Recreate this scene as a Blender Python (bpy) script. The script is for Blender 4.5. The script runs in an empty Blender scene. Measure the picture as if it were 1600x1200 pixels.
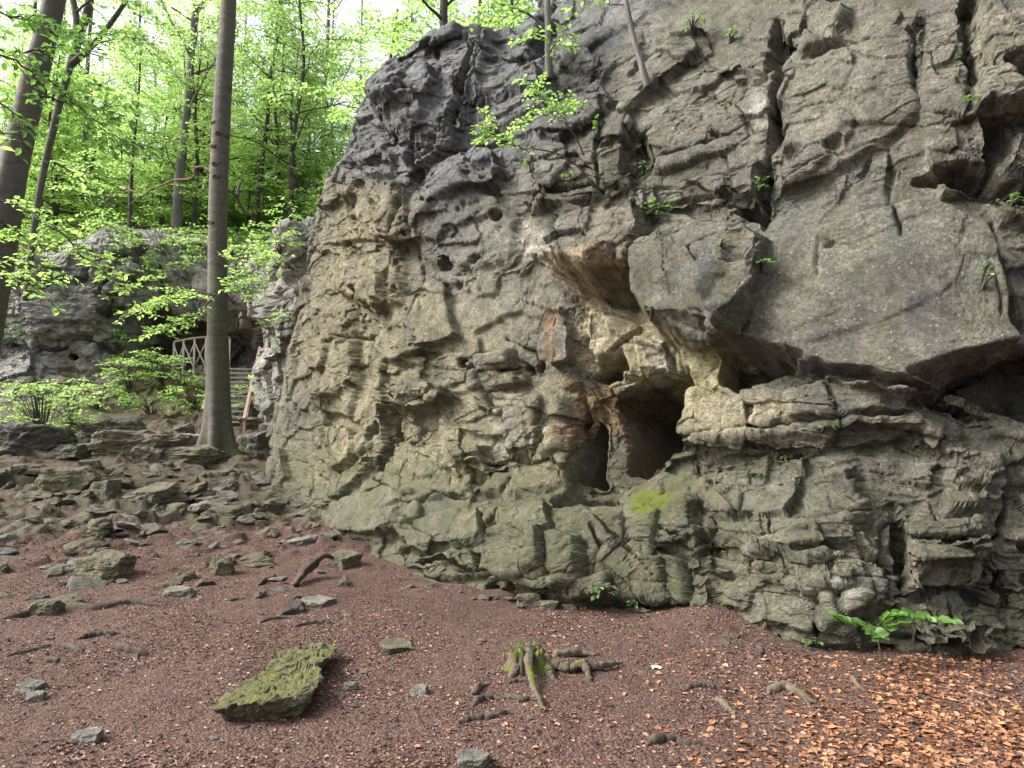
import bpy, math, random
import numpy as np
from mathutils import Vector
R = math.radians
random.seed(7)
rng = np.random.default_rng(7)
F = 1081.0; CAMZ = 1.6; PITCH = R(4.2)
CP, SP = math.cos(PITCH), math.sin(PITCH)
scene = bpy.context.scene
COL = scene.collection

# ------------------------------------------------------------ camera geometry helpers
def project(P):
    dx = P[..., 0]; dy = P[..., 1]; dz = P[..., 2] - CAMZ
    dep = dy * CP + dz * SP
    vy = -dy * SP + dz * CP
    dep = np.where(np.abs(dep) < 1e-3, 1e-3, dep)
    return 800 + F * dx / dep, 600 - F * vy / dep, dep

def ray(px, py):
    a = (px - 800) / F; b = (600 - py) / F
    return np.array([a, CP - b * SP, SP + b * CP])

def at(px, py, Y):
    d = ray(px, py)
    return np.array([0, 0, CAMZ]) + d * (Y / d[1])

def smooth(a, b, x):
    t = np.clip((x - a) / (b - a), 0, 1)
    return t * t * (3 - 2 * t)

# ------------------------------------------------------------ numpy noise
_perm = np.random.default_rng(3).permutation(512).astype(np.int64)
_perm = np.concatenate([_perm, _perm, _perm])
_grad = np.random.default_rng(4).normal(size=(512, 3)).astype(np.float32)
_grad /= np.linalg.norm(_grad, axis=1)[:, None]
_rand = np.random.default_rng(5).random((512, 6)).astype(np.float32)

def noise3(x, y, z):
    x = np.asarray(x, np.float32); y = np.asarray(y, np.float32); z = np.asarray(z, np.float32)
    x, y, z = np.broadcast_arrays(x, y, z)
    xi = np.floor(x).astype(np.int64); yi = np.floor(y).astype(np.int64); zi = np.floor(z).astype(np.int64)
    fx = x - xi; fy = y - yi; fz = z - zi
    xi &= 511; yi &= 511; zi &= 511
    u = fx * fx * fx * (fx * (fx * 6 - 15) + 10)
    v = fy * fy * fy * (fy * (fy * 6 - 15) + 10)
    w = fz * fz * fz * (fz * (fz * 6 - 15) + 10)
    out = 0
    for dx in (0, 1):
        ax = _perm[xi + dx]; wx = u if dx else 1 - u
        for dy in (0, 1):
            ay = _perm[ax + yi + dy]; wy = v if dy else 1 - v
            for dz in (0, 1):
                g = _grad[_perm[ay + zi + dz]]
                wz = w if dz else 1 - w
                out = out + wx * wy * wz * (g[..., 0] * (fx - dx) + g[..., 1] * (fy - dy) + g[..., 2] * (fz - dz))
    return out * 1.6

def fbm(x, y, z, octv=4, gain=0.5, lac=2.03):
    o = 0; a = 1.0
    for i in range(octv):
        o = o + a * noise3(x + 17.3 * i, y + 5.1 * i, z - 9.7 * i)
        x = x * lac; y = y * lac; z = z * lac; a *= gain
    return o

def ridged(x, y, z, octv=4, gain=0.55):
    o = 0; a = 1.0
    for i in range(octv):
        o = o + a * (1 - 2 * np.abs(noise3(x + 7.7 * i, y - 3.1 * i, z + 4.7 * i)))
        x = x * 2.07; y = y * 2.07; z = z * 2.07; a *= gain
    return o

def facets(s, h, cs, ch, seed, tilt=0.6, blocky=0.7, fall=0.0):
    """block cells: (offset + tilted plane, distance to the joint, cell random)"""
    x = s / cs + seed * 3.17; y = h / ch + seed * 7.31
    ix = np.floor(x).astype(np.int64); iy = np.floor(y).astype(np.int64)
    F1 = np.full(x.shape, 9.0, np.float32); F2 = F1.copy()
    bx = np.zeros(x.shape, np.float32); by = bx.copy(); bid = np.zeros(x.shape, np.int64)
    for ox in (-1, 0, 1):
        for oy in (-1, 0, 1):
            cx = ix + ox; cy = iy + oy
            idx = _perm[_perm[(cx + seed * 13) & 511] + (cy & 511)]
            r = _rand[idx]
            dx = (x - cx - 0.12 - 0.76 * r[..., 0]).astype(np.float32)
            dy = (y - cy - 0.12 - 0.76 * r[..., 1]).astype(np.float32)
            ad = np.abs(dx); bd = np.abs(dy)
            d = blocky * np.maximum(ad, bd) + (1 - blocky) * np.sqrt(dx * dx + dy * dy)
            c = d < F1
            F2 = np.where(c, F1, np.minimum(F2, d))
            F1 = np.where(c, d, F1); bx = np.where(c, dx, bx); by = np.where(c, dy, by); bid = np.where(c, idx, bid)
    r = _rand[bid]
    v = (r[..., 2] * 2 - 1) + tilt * 2 * ((r[..., 3] * 2 - 1) * bx + (r[..., 4] * 2 - 1 + fall) * by)
    return v, F2 - F1, r[..., 5]

def seg_dist(s, h, pts, closed=False):
    d = np.full(s.shape, 1e9, np.float32); T = np.zeros(s.shape, np.float32)
    n = len(pts); m = n if closed else n - 1
    for i in range(m):
        a = pts[i]; b = pts[(i + 1) % n]
        ax, ay = a; ex = b[0] - ax; ey = b[1] - ay
        L = ex * ex + ey * ey + 1e-9
        t = np.clip(((s - ax) * ex + (h - ay) * ey) / L, 0, 1)
        q = np.hypot(s - ax - t * ex, h - ay - t * ey)
        c = q < d
        d = np.where(c, q, d); T = np.where(c, (i + t) / m, T)
    return d, T

def inside(s, h, pts):
    c = np.zeros(s.shape, bool); n = len(pts)
    for i in range(n):
        x1, y1 = pts[i]; x2, y2 = pts[(i + 1) % n]
        if y1 == y2: continue
        k = ((y1 > h) != (y2 > h)) & (s < (x2 - x1) * (h - y1) / (y2 - y1) + x1)
        c ^= k
    return c

def poly_sdf(s, h, pts):
    d, _ = seg_dist(s, h, pts, True)
    return np.where(inside(s, h, pts), d, -d)      # positive inside

# ------------------------------------------------------------ mesh helpers
def link(o, parent=None):
    COL.objects.link(o)
    if parent is not None: o.parent = parent
    return o

def np_mesh(name, V, faces, mat, parent=None, smooth_=True, attrs=None, loc=None):
    """V (n,3), faces (m,3|4) int array"""
    V = np.ascontiguousarray(V, np.float32); faces = np.ascontiguousarray(faces, np.int32)
    me = bpy.data.meshes.new(name)
    k = faces.shape[1]; m = faces.shape[0]
    me.vertices.add(len(V)); me.vertices.foreach_set('co', V.ravel())
    me.loops.add(m * k); me.loops.foreach_set('vertex_index', faces.ravel())
    me.polygons.add(m)
    me.polygons.foreach_set('loop_start', np.arange(0, m * k, k, dtype=np.int32))
    me.update(calc_edges=True)
    me.polygons.foreach_set('use_smooth', np.full(m, bool(smooth_)))
    for an, arr in (attrs or {}).items():
        arr = np.asarray(arr, np.float32)
        if arr.ndim == 1:
            at_ = me.attributes.new(an, 'FLOAT', 'POINT'); at_.data.foreach_set('value', arr)
        else:
            at_ = me.attributes.new(an, 'FLOAT_COLOR', 'POINT')
            c4 = np.ones((len(arr), 4), np.float32); c4[:, :3] = arr
            at_.data.foreach_set('color', c4.ravel())
    for mm in (mat if isinstance(mat, (list, tuple)) else [mat]): me.materials.append(mm)
    o = bpy.data.objects.new(name, me)
    if loc is not None: o.location = loc
    return link(o, parent)

def tag(o, label=None, cat=None, group=None, kind=None):
    if label: o['label'] = label
    if cat: o['category'] = cat
    if group: o['group'] = group
    if kind: o['kind'] = kind
    return o

def empty(name, loc, label=None, cat=None, group=None):
    o = bpy.data.objects.new(name, None); o.empty_display_size = 0.1
    o.location = loc; link(o)
    return tag(o, label, cat, group)

def copy_tree(o, parent=None):
    c = o.copy(); COL.objects.link(c)
    if parent is not None: c.parent = parent
    for ch in list(o.children): copy_tree(ch, c)
    return c

def grid_faces(nu, nv):
    """nv rows of nu"""
    i = np.arange(nu - 1)[None, :]; j = np.arange(nv - 1)[:, None]
    a = (j * nu + i).ravel()
    return np.stack([a, a + 1, a + nu + 1, a + nu], 1)

class MB:
    def __init__(s): s.V = []; s.Fq = []; s.n = 0
    def add(s, V, Fq):
        V = np.asarray(V, float); Fq = np.asarray(Fq, int)
        s.V.append(V); s.Fq.append(Fq + s.n); s.n += len(V)
    def tube(s, pts, rad, sides=8, cap=True, rough=0.0, flat=1.0, seed=0):
        pts = np.asarray(pts, float); n = len(pts)
        rad = np.broadcast_to(np.asarray(rad, float), (n,))
        T = np.gradient(pts, axis=0); T /= np.linalg.norm(T, axis=1)[:, None] + 1e-12
        ref = np.array([0, 0, 1.0]) if abs(T[0, 2]) < 0.8 else np.array([1.0, 0, 0])
        rings = []; cl = np.cumsum(np.r_[0, np.linalg.norm(np.diff(pts, axis=0), axis=1)]) / (rad.max() * 5 + 1e-9)
        a = np.linspace(0, 2 * np.pi, sides, endpoint=False)
        for i in range(n):
            t = T[i]
            b1 = ref - t * ref.dot(t); b1 /= np.linalg.norm(b1) + 1e-12
            b2 = np.cross(t, b1); ref = b1
            rr = np.full(sides, rad[i])
            if rough:
                rr = rr * (1 + rough * noise3(np.cos(a) * 1.7 + seed, np.sin(a) * 1.7 + seed * .3, np.full(sides, cl[i] + seed)))
            rings.append(pts[i] + np.outer(np.cos(a) * rr * flat, b1) + np.outer(np.sin(a) * rr, b2))
        V = np.concatenate(rings); fs = []
        for i in range(n - 1):
            for k in range(sides):
                k2 = (k + 1) % sides
                fs.append((i * sides + k, i * sides + k2, (i + 1) * sides + k2, (i + 1) * sides + k))
        if cap:
            V = np.concatenate([V, pts[:1], pts[-1:]]); c0 = n * sides; c1 = c0 + 1
            for k in range(0, sides, 2):
                fs.append((c0, (k + 2) % sides, (k + 1) % sides, k))
                o = (n - 1) * sides
                fs.append((c1, o + k, o + (k + 1) % sides, o + (k + 2) % sides))
        s.add(V, fs)
    def box(s, a, b, w, t, upv=(0, 0, 1)):
        """bar from a to b, width w sideways, t along up"""
        a = np.asarray(a, float); b = np.asarray(b, float)
        d = (b - a) / np.linalg.norm(b - a); u = np.asarray(upv, float); u = u - d * u.dot(d); u /= np.linalg.norm(u)
        r = np.cross(d, u)
        V = [p + r * x * w / 2 + u * y * t / 2 for p in (a, b) for x, y in ((-1, -1), (1, -1), (1, 1), (-1, 1))]
        s.add(V, [(3, 2, 1, 0), (4, 5, 6, 7), (0, 1, 5, 4), (1, 2, 6, 5), (2, 3, 7, 6), (3, 0, 4, 7)])
    def build(s, name, mat, parent=None, smooth_=True, loc=None, attrs=None):
        return np_mesh(name, np.concatenate(s.V), np.concatenate(s.Fq), mat, parent, smooth_, attrs, loc)

# ------------------------------------------------------------ node helper
class NT:
    def __init__(s, name):
        s.m = bpy.data.materials.new(name); s.m.use_nodes = True
        s.t = s.m.node_tree; s.t.nodes.clear()
        s.out = s.t.nodes.new('ShaderNodeOutputMaterial')
    def n(s, typ, **kw):
        nd = s.t.nodes.new(typ)
        for k, v in kw.items():
            if k.startswith('i_'):
                nd.inputs[k[2:].replace('_', ' ')].default_value = v
            else: setattr(nd, k, v)
        return nd
    def l(s, a, b): s.t.links.new(a, b)
    def setin(s, sock, v):
        if hasattr(v, 'is_output') or hasattr(v, 'links'): s.l(v, sock)
        else: sock.default_value = v
    def math(s, op, a, b=0.0, clamp=False):
        nd = s.t.nodes.new('ShaderNodeMath'); nd.operation = op; nd.use_clamp = clamp
        s.setin(nd.inputs[0], a); s.setin(nd.inputs[1], b); return nd.outputs[0]
    def mix(s, f, a, b, mode='MIX'):
        nd = s.t.nodes.new('ShaderNodeMix'); nd.data_type = 'RGBA'; nd.blend_type = mode
        s.setin(nd.inputs[0], f)
        s.setin(nd.inputs[6], a if not isinstance(a, tuple) else (*a, 1)); s.setin(nd.inputs[7], b if not isinstance(b, tuple) else (*b, 1))
        return nd.outputs[2]
    def noise(s, scale, detail=4, rough=0.55, vec=None, dist=0.0):
        nd = s.n('ShaderNodeTexNoise'); nd.inputs['Scale'].default_value = scale
        nd.inputs['Detail'].default_value = detail; nd.inputs['Roughness'].default_value = rough
        nd.inputs['Distortion'].default_value = dist
        if vec is not None: s.l(vec, nd.inputs['Vector'])
        return nd.outputs['Fac']
    def ramp(s, f, stops):
        nd = s.n('ShaderNodeValToRGB'); e = nd.color_ramp.elements
        while len(e) < len(stops): e.new(0.5)
        for el, (p, c) in zip(e, stops):
            el.position = p; el.color = (*c, 1) if isinstance(c, tuple) else (c, c, c, 1)
        s.l(f, nd.inputs[0]); return nd.outputs[0]
    def rng(s, f, a, b, c=0.0, d=1.0):
        nd = s.n('ShaderNodeMapRange'); nd.inputs[1].default_value = a; nd.inputs[2].default_value = b
        nd.inputs[3].default_value = c; nd.inputs[4].default_value = d; s.l(f, nd.inputs[0]); return nd.outputs[0]
    def attr(s, name, out='Fac'):
        nd = s.n('ShaderNodeAttribute'); nd.attribute_name = name; return nd.outputs[out]
    def bump(s, h, strength, dist, nrm=None):
        nd = s.n('ShaderNodeBump'); nd.inputs['Strength'].default_value = strength; nd.inputs['Distance'].default_value = dist
        s.l(h, nd.inputs['Height'])
        if nrm is not None: s.l(nrm, nd.inputs['Normal'])
        return nd.outputs[0]
    def pbr(s, col, rough=0.85, nrm=None, spec=0.3):
        nd = s.n('ShaderNodeBsdfPrincipled')
        s.setin(nd.inputs['Base Color'], (*col, 1) if isinstance(col, tuple) else col)
        s.setin(nd.inputs['Roughness'], rough); nd.inputs['Specular IOR Level'].default_value = spec
        if nrm is not None: s.l(nrm, nd.inputs['Normal'])
        s.l(nd.outputs[0], s.out.inputs[0]); return nd
# ============================================================ rock material
def rock_material(name, attr_tint=True, base=(0.2, 0.185, 0.145), scale=1.0, bump=1.0):
    t = NT(name)
    co = t.n('ShaderNodeTexCoord').outputs['Object']
    col = t.attr('tint', 'Color') if attr_tint else None
    if col is None:
        rgb = t.n('ShaderNodeRGB'); rgb.outputs[0].default_value = (*base, 1); col = rgb.outputs[0]
    n1 = t.noise(1.3 * scale, 6, 0.62, co, 0.4)
    n2 = t.noise(7 * scale, 7, 0.65, co, 0.3)
    n3 = t.noise(38 * scale, 5, 0.7, co)
    n4 = t.noise(150 * scale, 3, 0.7, co)
    v1 = t.rng(n1, 0.32, 0.68, 0.68, 1.36)
    v2 = t.rng(n2, 0.3, 0.7, 0.55, 1.5)
    v3 = t.rng(n3, 0.32, 0.68, 0.42, 1.62)
    v4 = t.rng(n4, 0.3, 0.7, 0.5, 1.5)
    k = t.math('MULTIPLY', t.math('MULTIPLY', v1, v2), t.math('MULTIPLY', v3, v4))
    kc = t.n('ShaderNodeCombineXYZ'); [t.l(k, kc.inputs[i]) for i in range(3)]
    c = t.mix(1.0, col, kc.outputs[0], 'MULTIPLY')
    # warm / cold drift of the stone
    wn = t.noise(2.6 * scale, 5, 0.6, co, 0.8)
    c = t.mix(t.rng(wn, 0.5, 0.72, 0, 0.4), c, (0.30, 0.215, 0.12), 'SOFT_LIGHT') if False else t.mix(t.math('MULTIPLY', t.rng(wn, 0.52, 0.7), 0.34), c, (0.165, 0.132, 0.08))
    cn = t.noise(1.9 * scale, 6, 0.65, co, 1.2)
    c = t.mix(t.math('MULTIPLY', t.rng(cn, 0.55, 0.68), 0.45), c, (0.062, 0.065, 0.075))
    gn = t.noise(3.3 * scale, 6, 0.68, co, 0.9)
    c = t.mix(t.math('MULTIPLY', t.rng(gn, 0.53, 0.66), 0.42), c, (0.09, 0.102, 0.042))
    yn = t.noise(9 * scale, 7, 0.75, co, 0.6)
    c = t.mix(t.math('MULTIPLY', t.rng(yn, 0.58, 0.66), 0.42), c, (0.22, 0.205, 0.15))
    mp = t.n('ShaderNodeMapping'); mp.inputs['Scale'].default_value = (1, 1, 0.16); t.l(co, mp.inputs[0])
    sn = t.noise(2.8 * scale, 6, 0.62, mp.outputs[0], 0.5)
    c = t.mix(t.math('MULTIPLY', t.rng(sn, 0.54, 0.68), 0.5), c, (0.07, 0.071, 0.076))
    # lichen specks
    vo = t.n('ShaderNodeTexVoronoi'); vo.inputs['Scale'].default_value = 19 * scale; t.l(co, vo.inputs['Vector'])
    vd = t.noise(60 * scale, 3, 0.6, co)
    sp = t.math('LESS_THAN', t.math('ADD', vo.outputs['Distance'], t.math('MULTIPLY', t.math('SUBTRACT', vd, 0.5), 0.5)), 0.17)
    rnd = t.n('ShaderNodeSeparateColor'); t.l(vo.outputs['Color'], rnd.inputs[0])
    sel = t.math('GREATER_THAN', t.math('ADD', rnd.outputs[0], t.math('ADD', t.math('MULTIPLY', t.attr('lichen'), 0.36), t.math('MULTIPLY', t.math('SUBTRACT', n1, 0.5), 1.1))), 0.9)
    c = t.mix(t.math('MULTIPLY', t.math('MULTIPLY', sp, sel), 0.6), c, (0.34, 0.33, 0.28))
    pn = t.noise(11 * scale, 6, 0.72, co, 0.5)
    pat = t.math('MULTIPLY', t.rng(pn, 0.6, 0.68), t.attr('lichen'))
    c = t.mix(t.math('MULTIPLY', pat, 0.5), c, (0.26, 0.24, 0.165))
    # green algae film and moss
    mn = t.noise(5 * scale, 6, 0.65, co, 0.4)
    al = t.math('MULTIPLY', t.attr('algae'), t.rng(mn, 0.3, 0.62))
    c = t.mix(t.math('MULTIPLY', al, 0.75, True), c, (0.088, 0.097, 0.034))
    ms = t.math('GREATER_THAN', t.math('ADD', t.attr('moss'), t.math('SUBTRACT', t.noise(14 * scale, 6, 0.7, co), 0.5)), 0.62)
    mc = t.mix(t.noise(70 * scale, 3, 0.6, co), (0.05, 0.072, 0.01), (0.16, 0.185, 0.022))
    c = t.mix(t.math('MULTIPLY', ms, 0.9), c, mc)
    # relief
    b1 = t.noise(20 * scale, 9, 0.72, co, 0.3)
    b2 = t.noise(75 * scale, 6, 0.75, co)
    hh = t.math('ADD', t.math('MULTIPLY', b1, 0.8), t.math('MULTIPLY', b2, 0.5))
    nr = t.bump(hh, 1.0 * bump, 0.05 / scale)
    rr = t.rng(n3, 0.3, 0.7, 0.72, 0.95)
    t.pbr(c, rr, nr, 0.25)
    return t.m

M_ROCK = rock_material('limestone_rock')

# ============================================================ patch based rock face
def catmull(P, t):
    """P (n,...) control, t in [0,n-1] array -> (len(t),...)"""
    n = len(P); i = np.clip(np.floor(t).astype(int), 0, n - 2); f = (t - i)
    f = f.reshape((-1,) + (1,) * (P.ndim - 1))
    p0 = P[np.clip(i - 1, 0, n - 1)]; p1 = P[i]; p2 = P[i + 1]; p3 = P[np.clip(i + 2, 0, n - 1)]
    return 0.5 * ((2 * p1) + (-p0 + p2) * f + (2 * p0 - 5 * p1 + 4 * p2 - p3) * f ** 2 + (-p0 + 3 * p1 - 3 * p2 + p3) * f ** 3)

class Patch:
    def __init__(s, rows, nu, nv):
        ctrl = []
        for row in rows:
            r = []
            for (px, Y, z) in row:
                r.append(((px - 800) / F * (Y * CP + (z - CAMZ) * SP), Y, z))
            ctrl.append(r)
        s.ctrl = np.array(ctrl); s.nu, s.nv = nu, nv
        s.P, s.N, s.S, s.H = s.surf(nu, nv)
        q = 2
        s.cP = s.P[::q, ::q]; s.cN = s.N[::q, ::q]; s.cS = s.S[::q, ::q]; s.cH = s.H[::q, ::q]
        V = np.array([0, 0, CAMZ]) - s.cP
        s.front = (s.cN * V).sum(-1) > -0.05 * np.linalg.norm(V, axis=-1)
    def surf(s, nu, nv):
        nr, nc = s.ctrl.shape[:2]
        A = catmull(s.ctrl, np.linspace(0, nr - 1, nv))              # (nv,nc,3)
        B = catmull(np.swapaxes(A, 0, 1), np.linspace(0, nc - 1, nu))  # (nu,nv,3)
        P = np.swapaxes(B, 0, 1)
        du = np.gradient(P, axis=1); dv = np.gradient(P, axis=0)
        N = np.cross(du, dv); N /= np.linalg.norm(N, axis=-1)[..., None] + 1e-9
        su = np.linalg.norm(du, axis=-1).mean(0); S = np.cumsum(su)
        Hh = np.cumsum(np.linalg.norm(dv, axis=-1), axis=0)
        Hh = Hh - Hh[0] + P[0, :, 2][None]
        return P, N, np.broadcast_to(S[None], Hh.shape).copy(), Hh
    def unmap(s, pts, off=0.0):
        out = []; cache = {}
        for p_ in pts:
            px, py = p_[0], p_[1]; of = p_[2] if len(p_) > 2 else off
            if of not in cache: cache[of] = project(s.cP + s.cN * of)
            x, y, d = cache[of]
            e = (x - px) ** 2 + (y - py) ** 2
            e = np.where(s.front & (d > 0), e, 1e12)
            m = e.min()
            c = np.where(e < m + 12, d, 1e9)
            i = np.unravel_index(np.argmin(c), c.shape)
            out.append((s.cS[i], s.cH[i]))
        return out

def warped(s, h, P, amt, sc):
    wx = fbm(P[..., 0] * sc, P[..., 1] * sc, P[..., 2] * sc, 3)
    wy = fbm(P[..., 0] * sc + 31, P[..., 1] * sc - 12, P[..., 2] * sc + 7, 3)
    return s + amt * wx, h + amt * wy

def apply_blocks(pt, D, s2, h2, blocks, off0=None):
    for b in blocks:
        pts, off = b[0], b[1]
        soft = b[2] if len(b) > 2 else 0.05
        grad = b[3] if len(b) > 3 else None
        q = pt.unmap(pts, b[4] if len(b) > 4 else max(-0.3, min(off, 0.5)))
        qa = np.array(q); lo = qa.min(0) - soft * 2 - 0.1; hi = qa.max(0) + soft * 2 + 0.1
        m = (s2 > lo[0]) & (s2 < hi[0]) & (h2 > lo[1]) & (h2 < hi[1])
        if not m.any(): continue
        ss = s2[m]; hh = h2[m]
        sd = poly_sdf(ss, hh, q)
        w = smooth(-soft * 0.5, soft, sd)
        o = off
        if grad is not None:
            cx, cy = qa.mean(0)
            o = off + grad[0] * (ss - cx) + grad[1] * (hh - cy)
        D[m] += w * o
def apply_cracks(pt, D, s2, h2, cracks, off=0.0):
    for pts, width, depth in cracks:
        q = pt.unmap(pts, off); qa = np.array(q); lo = qa.min(0) - width * 3; hi = qa.max(0) + width * 3
        m = (s2 > lo[0]) & (s2 < hi[0]) & (h2 > lo[1]) & (h2 < hi[1])
        if not m.any(): continue
        d, T = seg_dist(s2[m], h2[m], q)
        tp = np.sin(np.pi * np.clip(T, 0.0, 1.0)) ** 0.6; wv = width * (0.2 + 0.8 * tp) * (1 + 0.5 * noise3(s2[m] * 5, h2[m] * 5, 0 * T + 3))
        D[m] -= depth * (0.3 + 0.7 * tp) * np.clip(1.25 - d / wv, 0, 1) ** 0.8
def apply_pits(pt, D, s2, h2, pits):
    for (px, py, r, dep) in pits:
        (a, b), = pt.unmap([(px, py)])
        m = (np.abs(s2 - a) < 2 * r) & (np.abs(h2 - b) < 2 * r)
        if not m.any(): continue
        d = np.hypot((s2[m] - a), (h2[m] - b) * 1.25) / r
        D[m] -= dep * np.clip(1 - d ** 2, 0, 1) ** 0.6

def facets3(x, y, z, seed, tilt=0.6, fall=0.0):
    """3-D block cells -> (offset + tilted plane, joint distance, cell random)"""
    x = np.asarray(x + seed * 3.17, np.float32); y = np.asarray(y + seed * 1.31, np.float32); z = np.asarray(z - seed * 5.7, np.float32)
    ix = np.floor(x).astype(np.int64); iy = np.floor(y).astype(np.int64); iz = np.floor(z).astype(np.int64)
    fx = x - ix; fy = y - iy; fz = z - iz; ix &= 511; iy &= 511; iz &= 511
    F1 = np.full(x.shape, 9.0, np.float32); F2 = F1.copy()
    bx = np.zeros(x.shape, np.float32); by = bx.copy(); bz = bx.copy(); bid = np.zeros(x.shape, np.int64)
    for ox in (-1, 0, 1):
        A = _perm[ix + ox + 1]
        for oy in (-1, 0, 1):
            B = _perm[A + iy + oy + 1]
            for oz in (-1, 0, 1):
                idx = _perm[B + iz + oz + 1]
                r = _rand[idx]
                dx = fx - ox - 0.1 - 0.8 * r[..., 0]; dy = fy - oy - 0.1 - 0.8 * r[..., 1]; dz = fz - oz - 0.1 - 0.8 * r[..., 2]
                d = 0.5 * np.maximum(np.maximum(np.abs(dx), np.abs(dy)), np.abs(dz)) + 0.5 * np.sqrt(dx * dx + dy * dy + dz * dz)
                c = d < F1
                F2 = np.where(c, F1, np.minimum(F2, d))
                F1 = np.where(c, d, F1); bx = np.where(c, dx, bx); by = np.where(c, dy, by); bz = np.where(c, dz, bz); bid = np.where(c, idx, bid)
    r = _rand[bid]
    v = (r[..., 5] * 2 - 1) + tilt * 2 * ((r[..., 3] * 2 - 1) * bx + (r[..., 4] * 2 - 1) * by + (r[..., 0] * 2 - 1 + fall) * bz)
    return v, F2 - F1, r[..., 1]

def normals(V, blur=0):
    for _ in range(blur):
        W = V.copy()
        W[1:-1, 1:-1] = (V[1:-1, 1:-1] * 2 + V[:-2, 1:-1] + V[2:, 1:-1] + V[1:-1, :-2] + V[1:-1, 2:]) / 6
        V = W
    n = np.cross(np.gradient(V, axis=1), np.gradient(V, axis=0))
    return n / (np.linalg.norm(n, axis=-1)[..., None] + 1e-9)

def coarse_relief(P, S, H, sm):
    x, y, z = P[..., 0], P[..., 1], P[..., 2]
    s1, h1 = warped(S, H, P, 0.10, 1.1)
    D = 0.09 * fbm(x * 0.55, y * 0.55, z * 0.7, 2)
    sh = s1 * 0.96 + h1 * 0.25; hh = h1 * 0.97 - s1 * 0.22
    v, e, r = facets(sh, hh, 1.25, 0.9, 1, 0.5, 0.6, -0.25)
    D += (0.085 * (1 - 0.8 * sm)) * v - 0.06 * np.clip(1 - e / 0.035, 0, 1) * (r > 0.6) * (1 - sm)
    return D

def fine_relief(V, reg):
    eu = np.linalg.norm(np.gradient(V, axis=1), axis=-1); ev = np.linalg.norm(np.gradient(V, axis=0), axis=-1)
    eu = box(eu, 2, 1); ev = box(ev, 2, 0); ed = np.maximum(eu / np.median(eu), ev / np.median(ev)); ed = box(box(ed, 2, 0), 2, 1)
    att = np.clip(2.2 / ed, 0.12, 1); reg['stretch'] = att
    x, y, z = V[..., 0], V[..., 1], V[..., 2]
    st, sm, rg, pn = reg['strata'], reg['smooth'], reg['rough'], reg['pits']
    w1 = 0.05 * fbm(x * 1.6, y * 1.6, z * 1.6, 2); w2 = 0.05 * fbm(x * 1.6 + 9, y * 1.6, z * 1.6 - 4, 2)
    xx, yy, zz = x + w1, y + w2, z + 0.6 * w1 + 0.12 * (x - y)
    v, e, r = facets3(xx / 0.62, yy / 0.62, zz / 0.42, 2, 0.75, -0.2)
    D = (0.058 * (1 - 0.8 * sm) * rg) * v - 0.05 * np.clip(1 - e / 0.03, 0, 1) * (r > 0.7) * (1 - sm)
    w3 = 0.010 * noise3(x * 8, y * 8, z * 8)
    v, e, r = facets3((xx + w3) / 0.25, (yy - w3) / 0.25, (zz + w3) / 0.15, 5, 0.95, -0.3)
    D += (0.014 * (1 - 0.85 * sm) * rg) * v - 0.016 * np.clip(1 - e / 0.05, 0, 1) * (r > 0.8) * (1 - sm)
    v, e, r = facets3((xx + w3 * .5) / 0.09, (yy + w3 * .5) / 0.09, (zz - w3) / 0.055, 8, 1.0, -0.3)
    D += 0.0052 * v * (1 - 0.4 * sm)
    D += 0.006 * fbm(x * 5, y * 5, z * 6, 3) + 0.0035 * noise3(x * 34, y * 34, z * 38)
    # bedding: courses broken into bricks, each set back or forward, undercut along the joint
    al = 0.72 * (x - y); h1 = z + 0.05 * noise3(x * 0.7, y * 0.7, z * .5) + 0.04 * (x - y) * 0.7 + 0.012 * noise3(x * 4, y * 4, z * 4)
    for k, (th, ln, amp) in enumerate(((0.37, 0.9, 0.085), (0.15, 0.5, 0.036), (0.06, 0.24, 0.011))):
        tt = (h1 + 0.06 * noise3(x * 0.6, y * 0.6, z * .3 + 9 * k)) / th
        L = np.floor(tt); f = tt - L
        Li = L.astype(np.int64) & 511
        ca = (al + 0.05 * noise3(x * 3, y * 3, z * 3)) / ln + _rand[Li, 0] * 7 + 0.15 * tt
        C = np.floor(ca); g = ca - C
        rb = _rand[_perm[(_perm[Li] + C.astype(np.int64)) & 511]]
        lay = rb[..., 1] * 2 - 1 + 0.5 * (rb[..., 2] - .5) * (g - .5)
        pres = smooth(-0.2, 0.1, noise3(x * .8 + 3 * k, y * .8, z * 1.1 + 7 * k))
        und = np.clip(1 - f / 0.16, 0, 1)
        D += st * amp * pres * (lay * 0.8 - 1.1 * und * (rb[..., 3] > .3) - 0.6 * np.clip(1 - np.minimum(g, 1 - g) * ln / 0.025, 0, 1) * (rb[..., 4] > .5))
    v = fbm(x * 3.0 + 4, y * 3.0, z * 4.2, 3)
    D -= pn * 0.12 * smooth(0.5, 0.72, v)
    v = fbm(x * 8 + 9, y * 8, z * 10, 2)
    D -= pn * 0.035 * smooth(0.42, 0.62, v)
    D = D * att
    return 0.62 * D + 0.38 * box(box(D, 1, 0), 1, 1)

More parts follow.
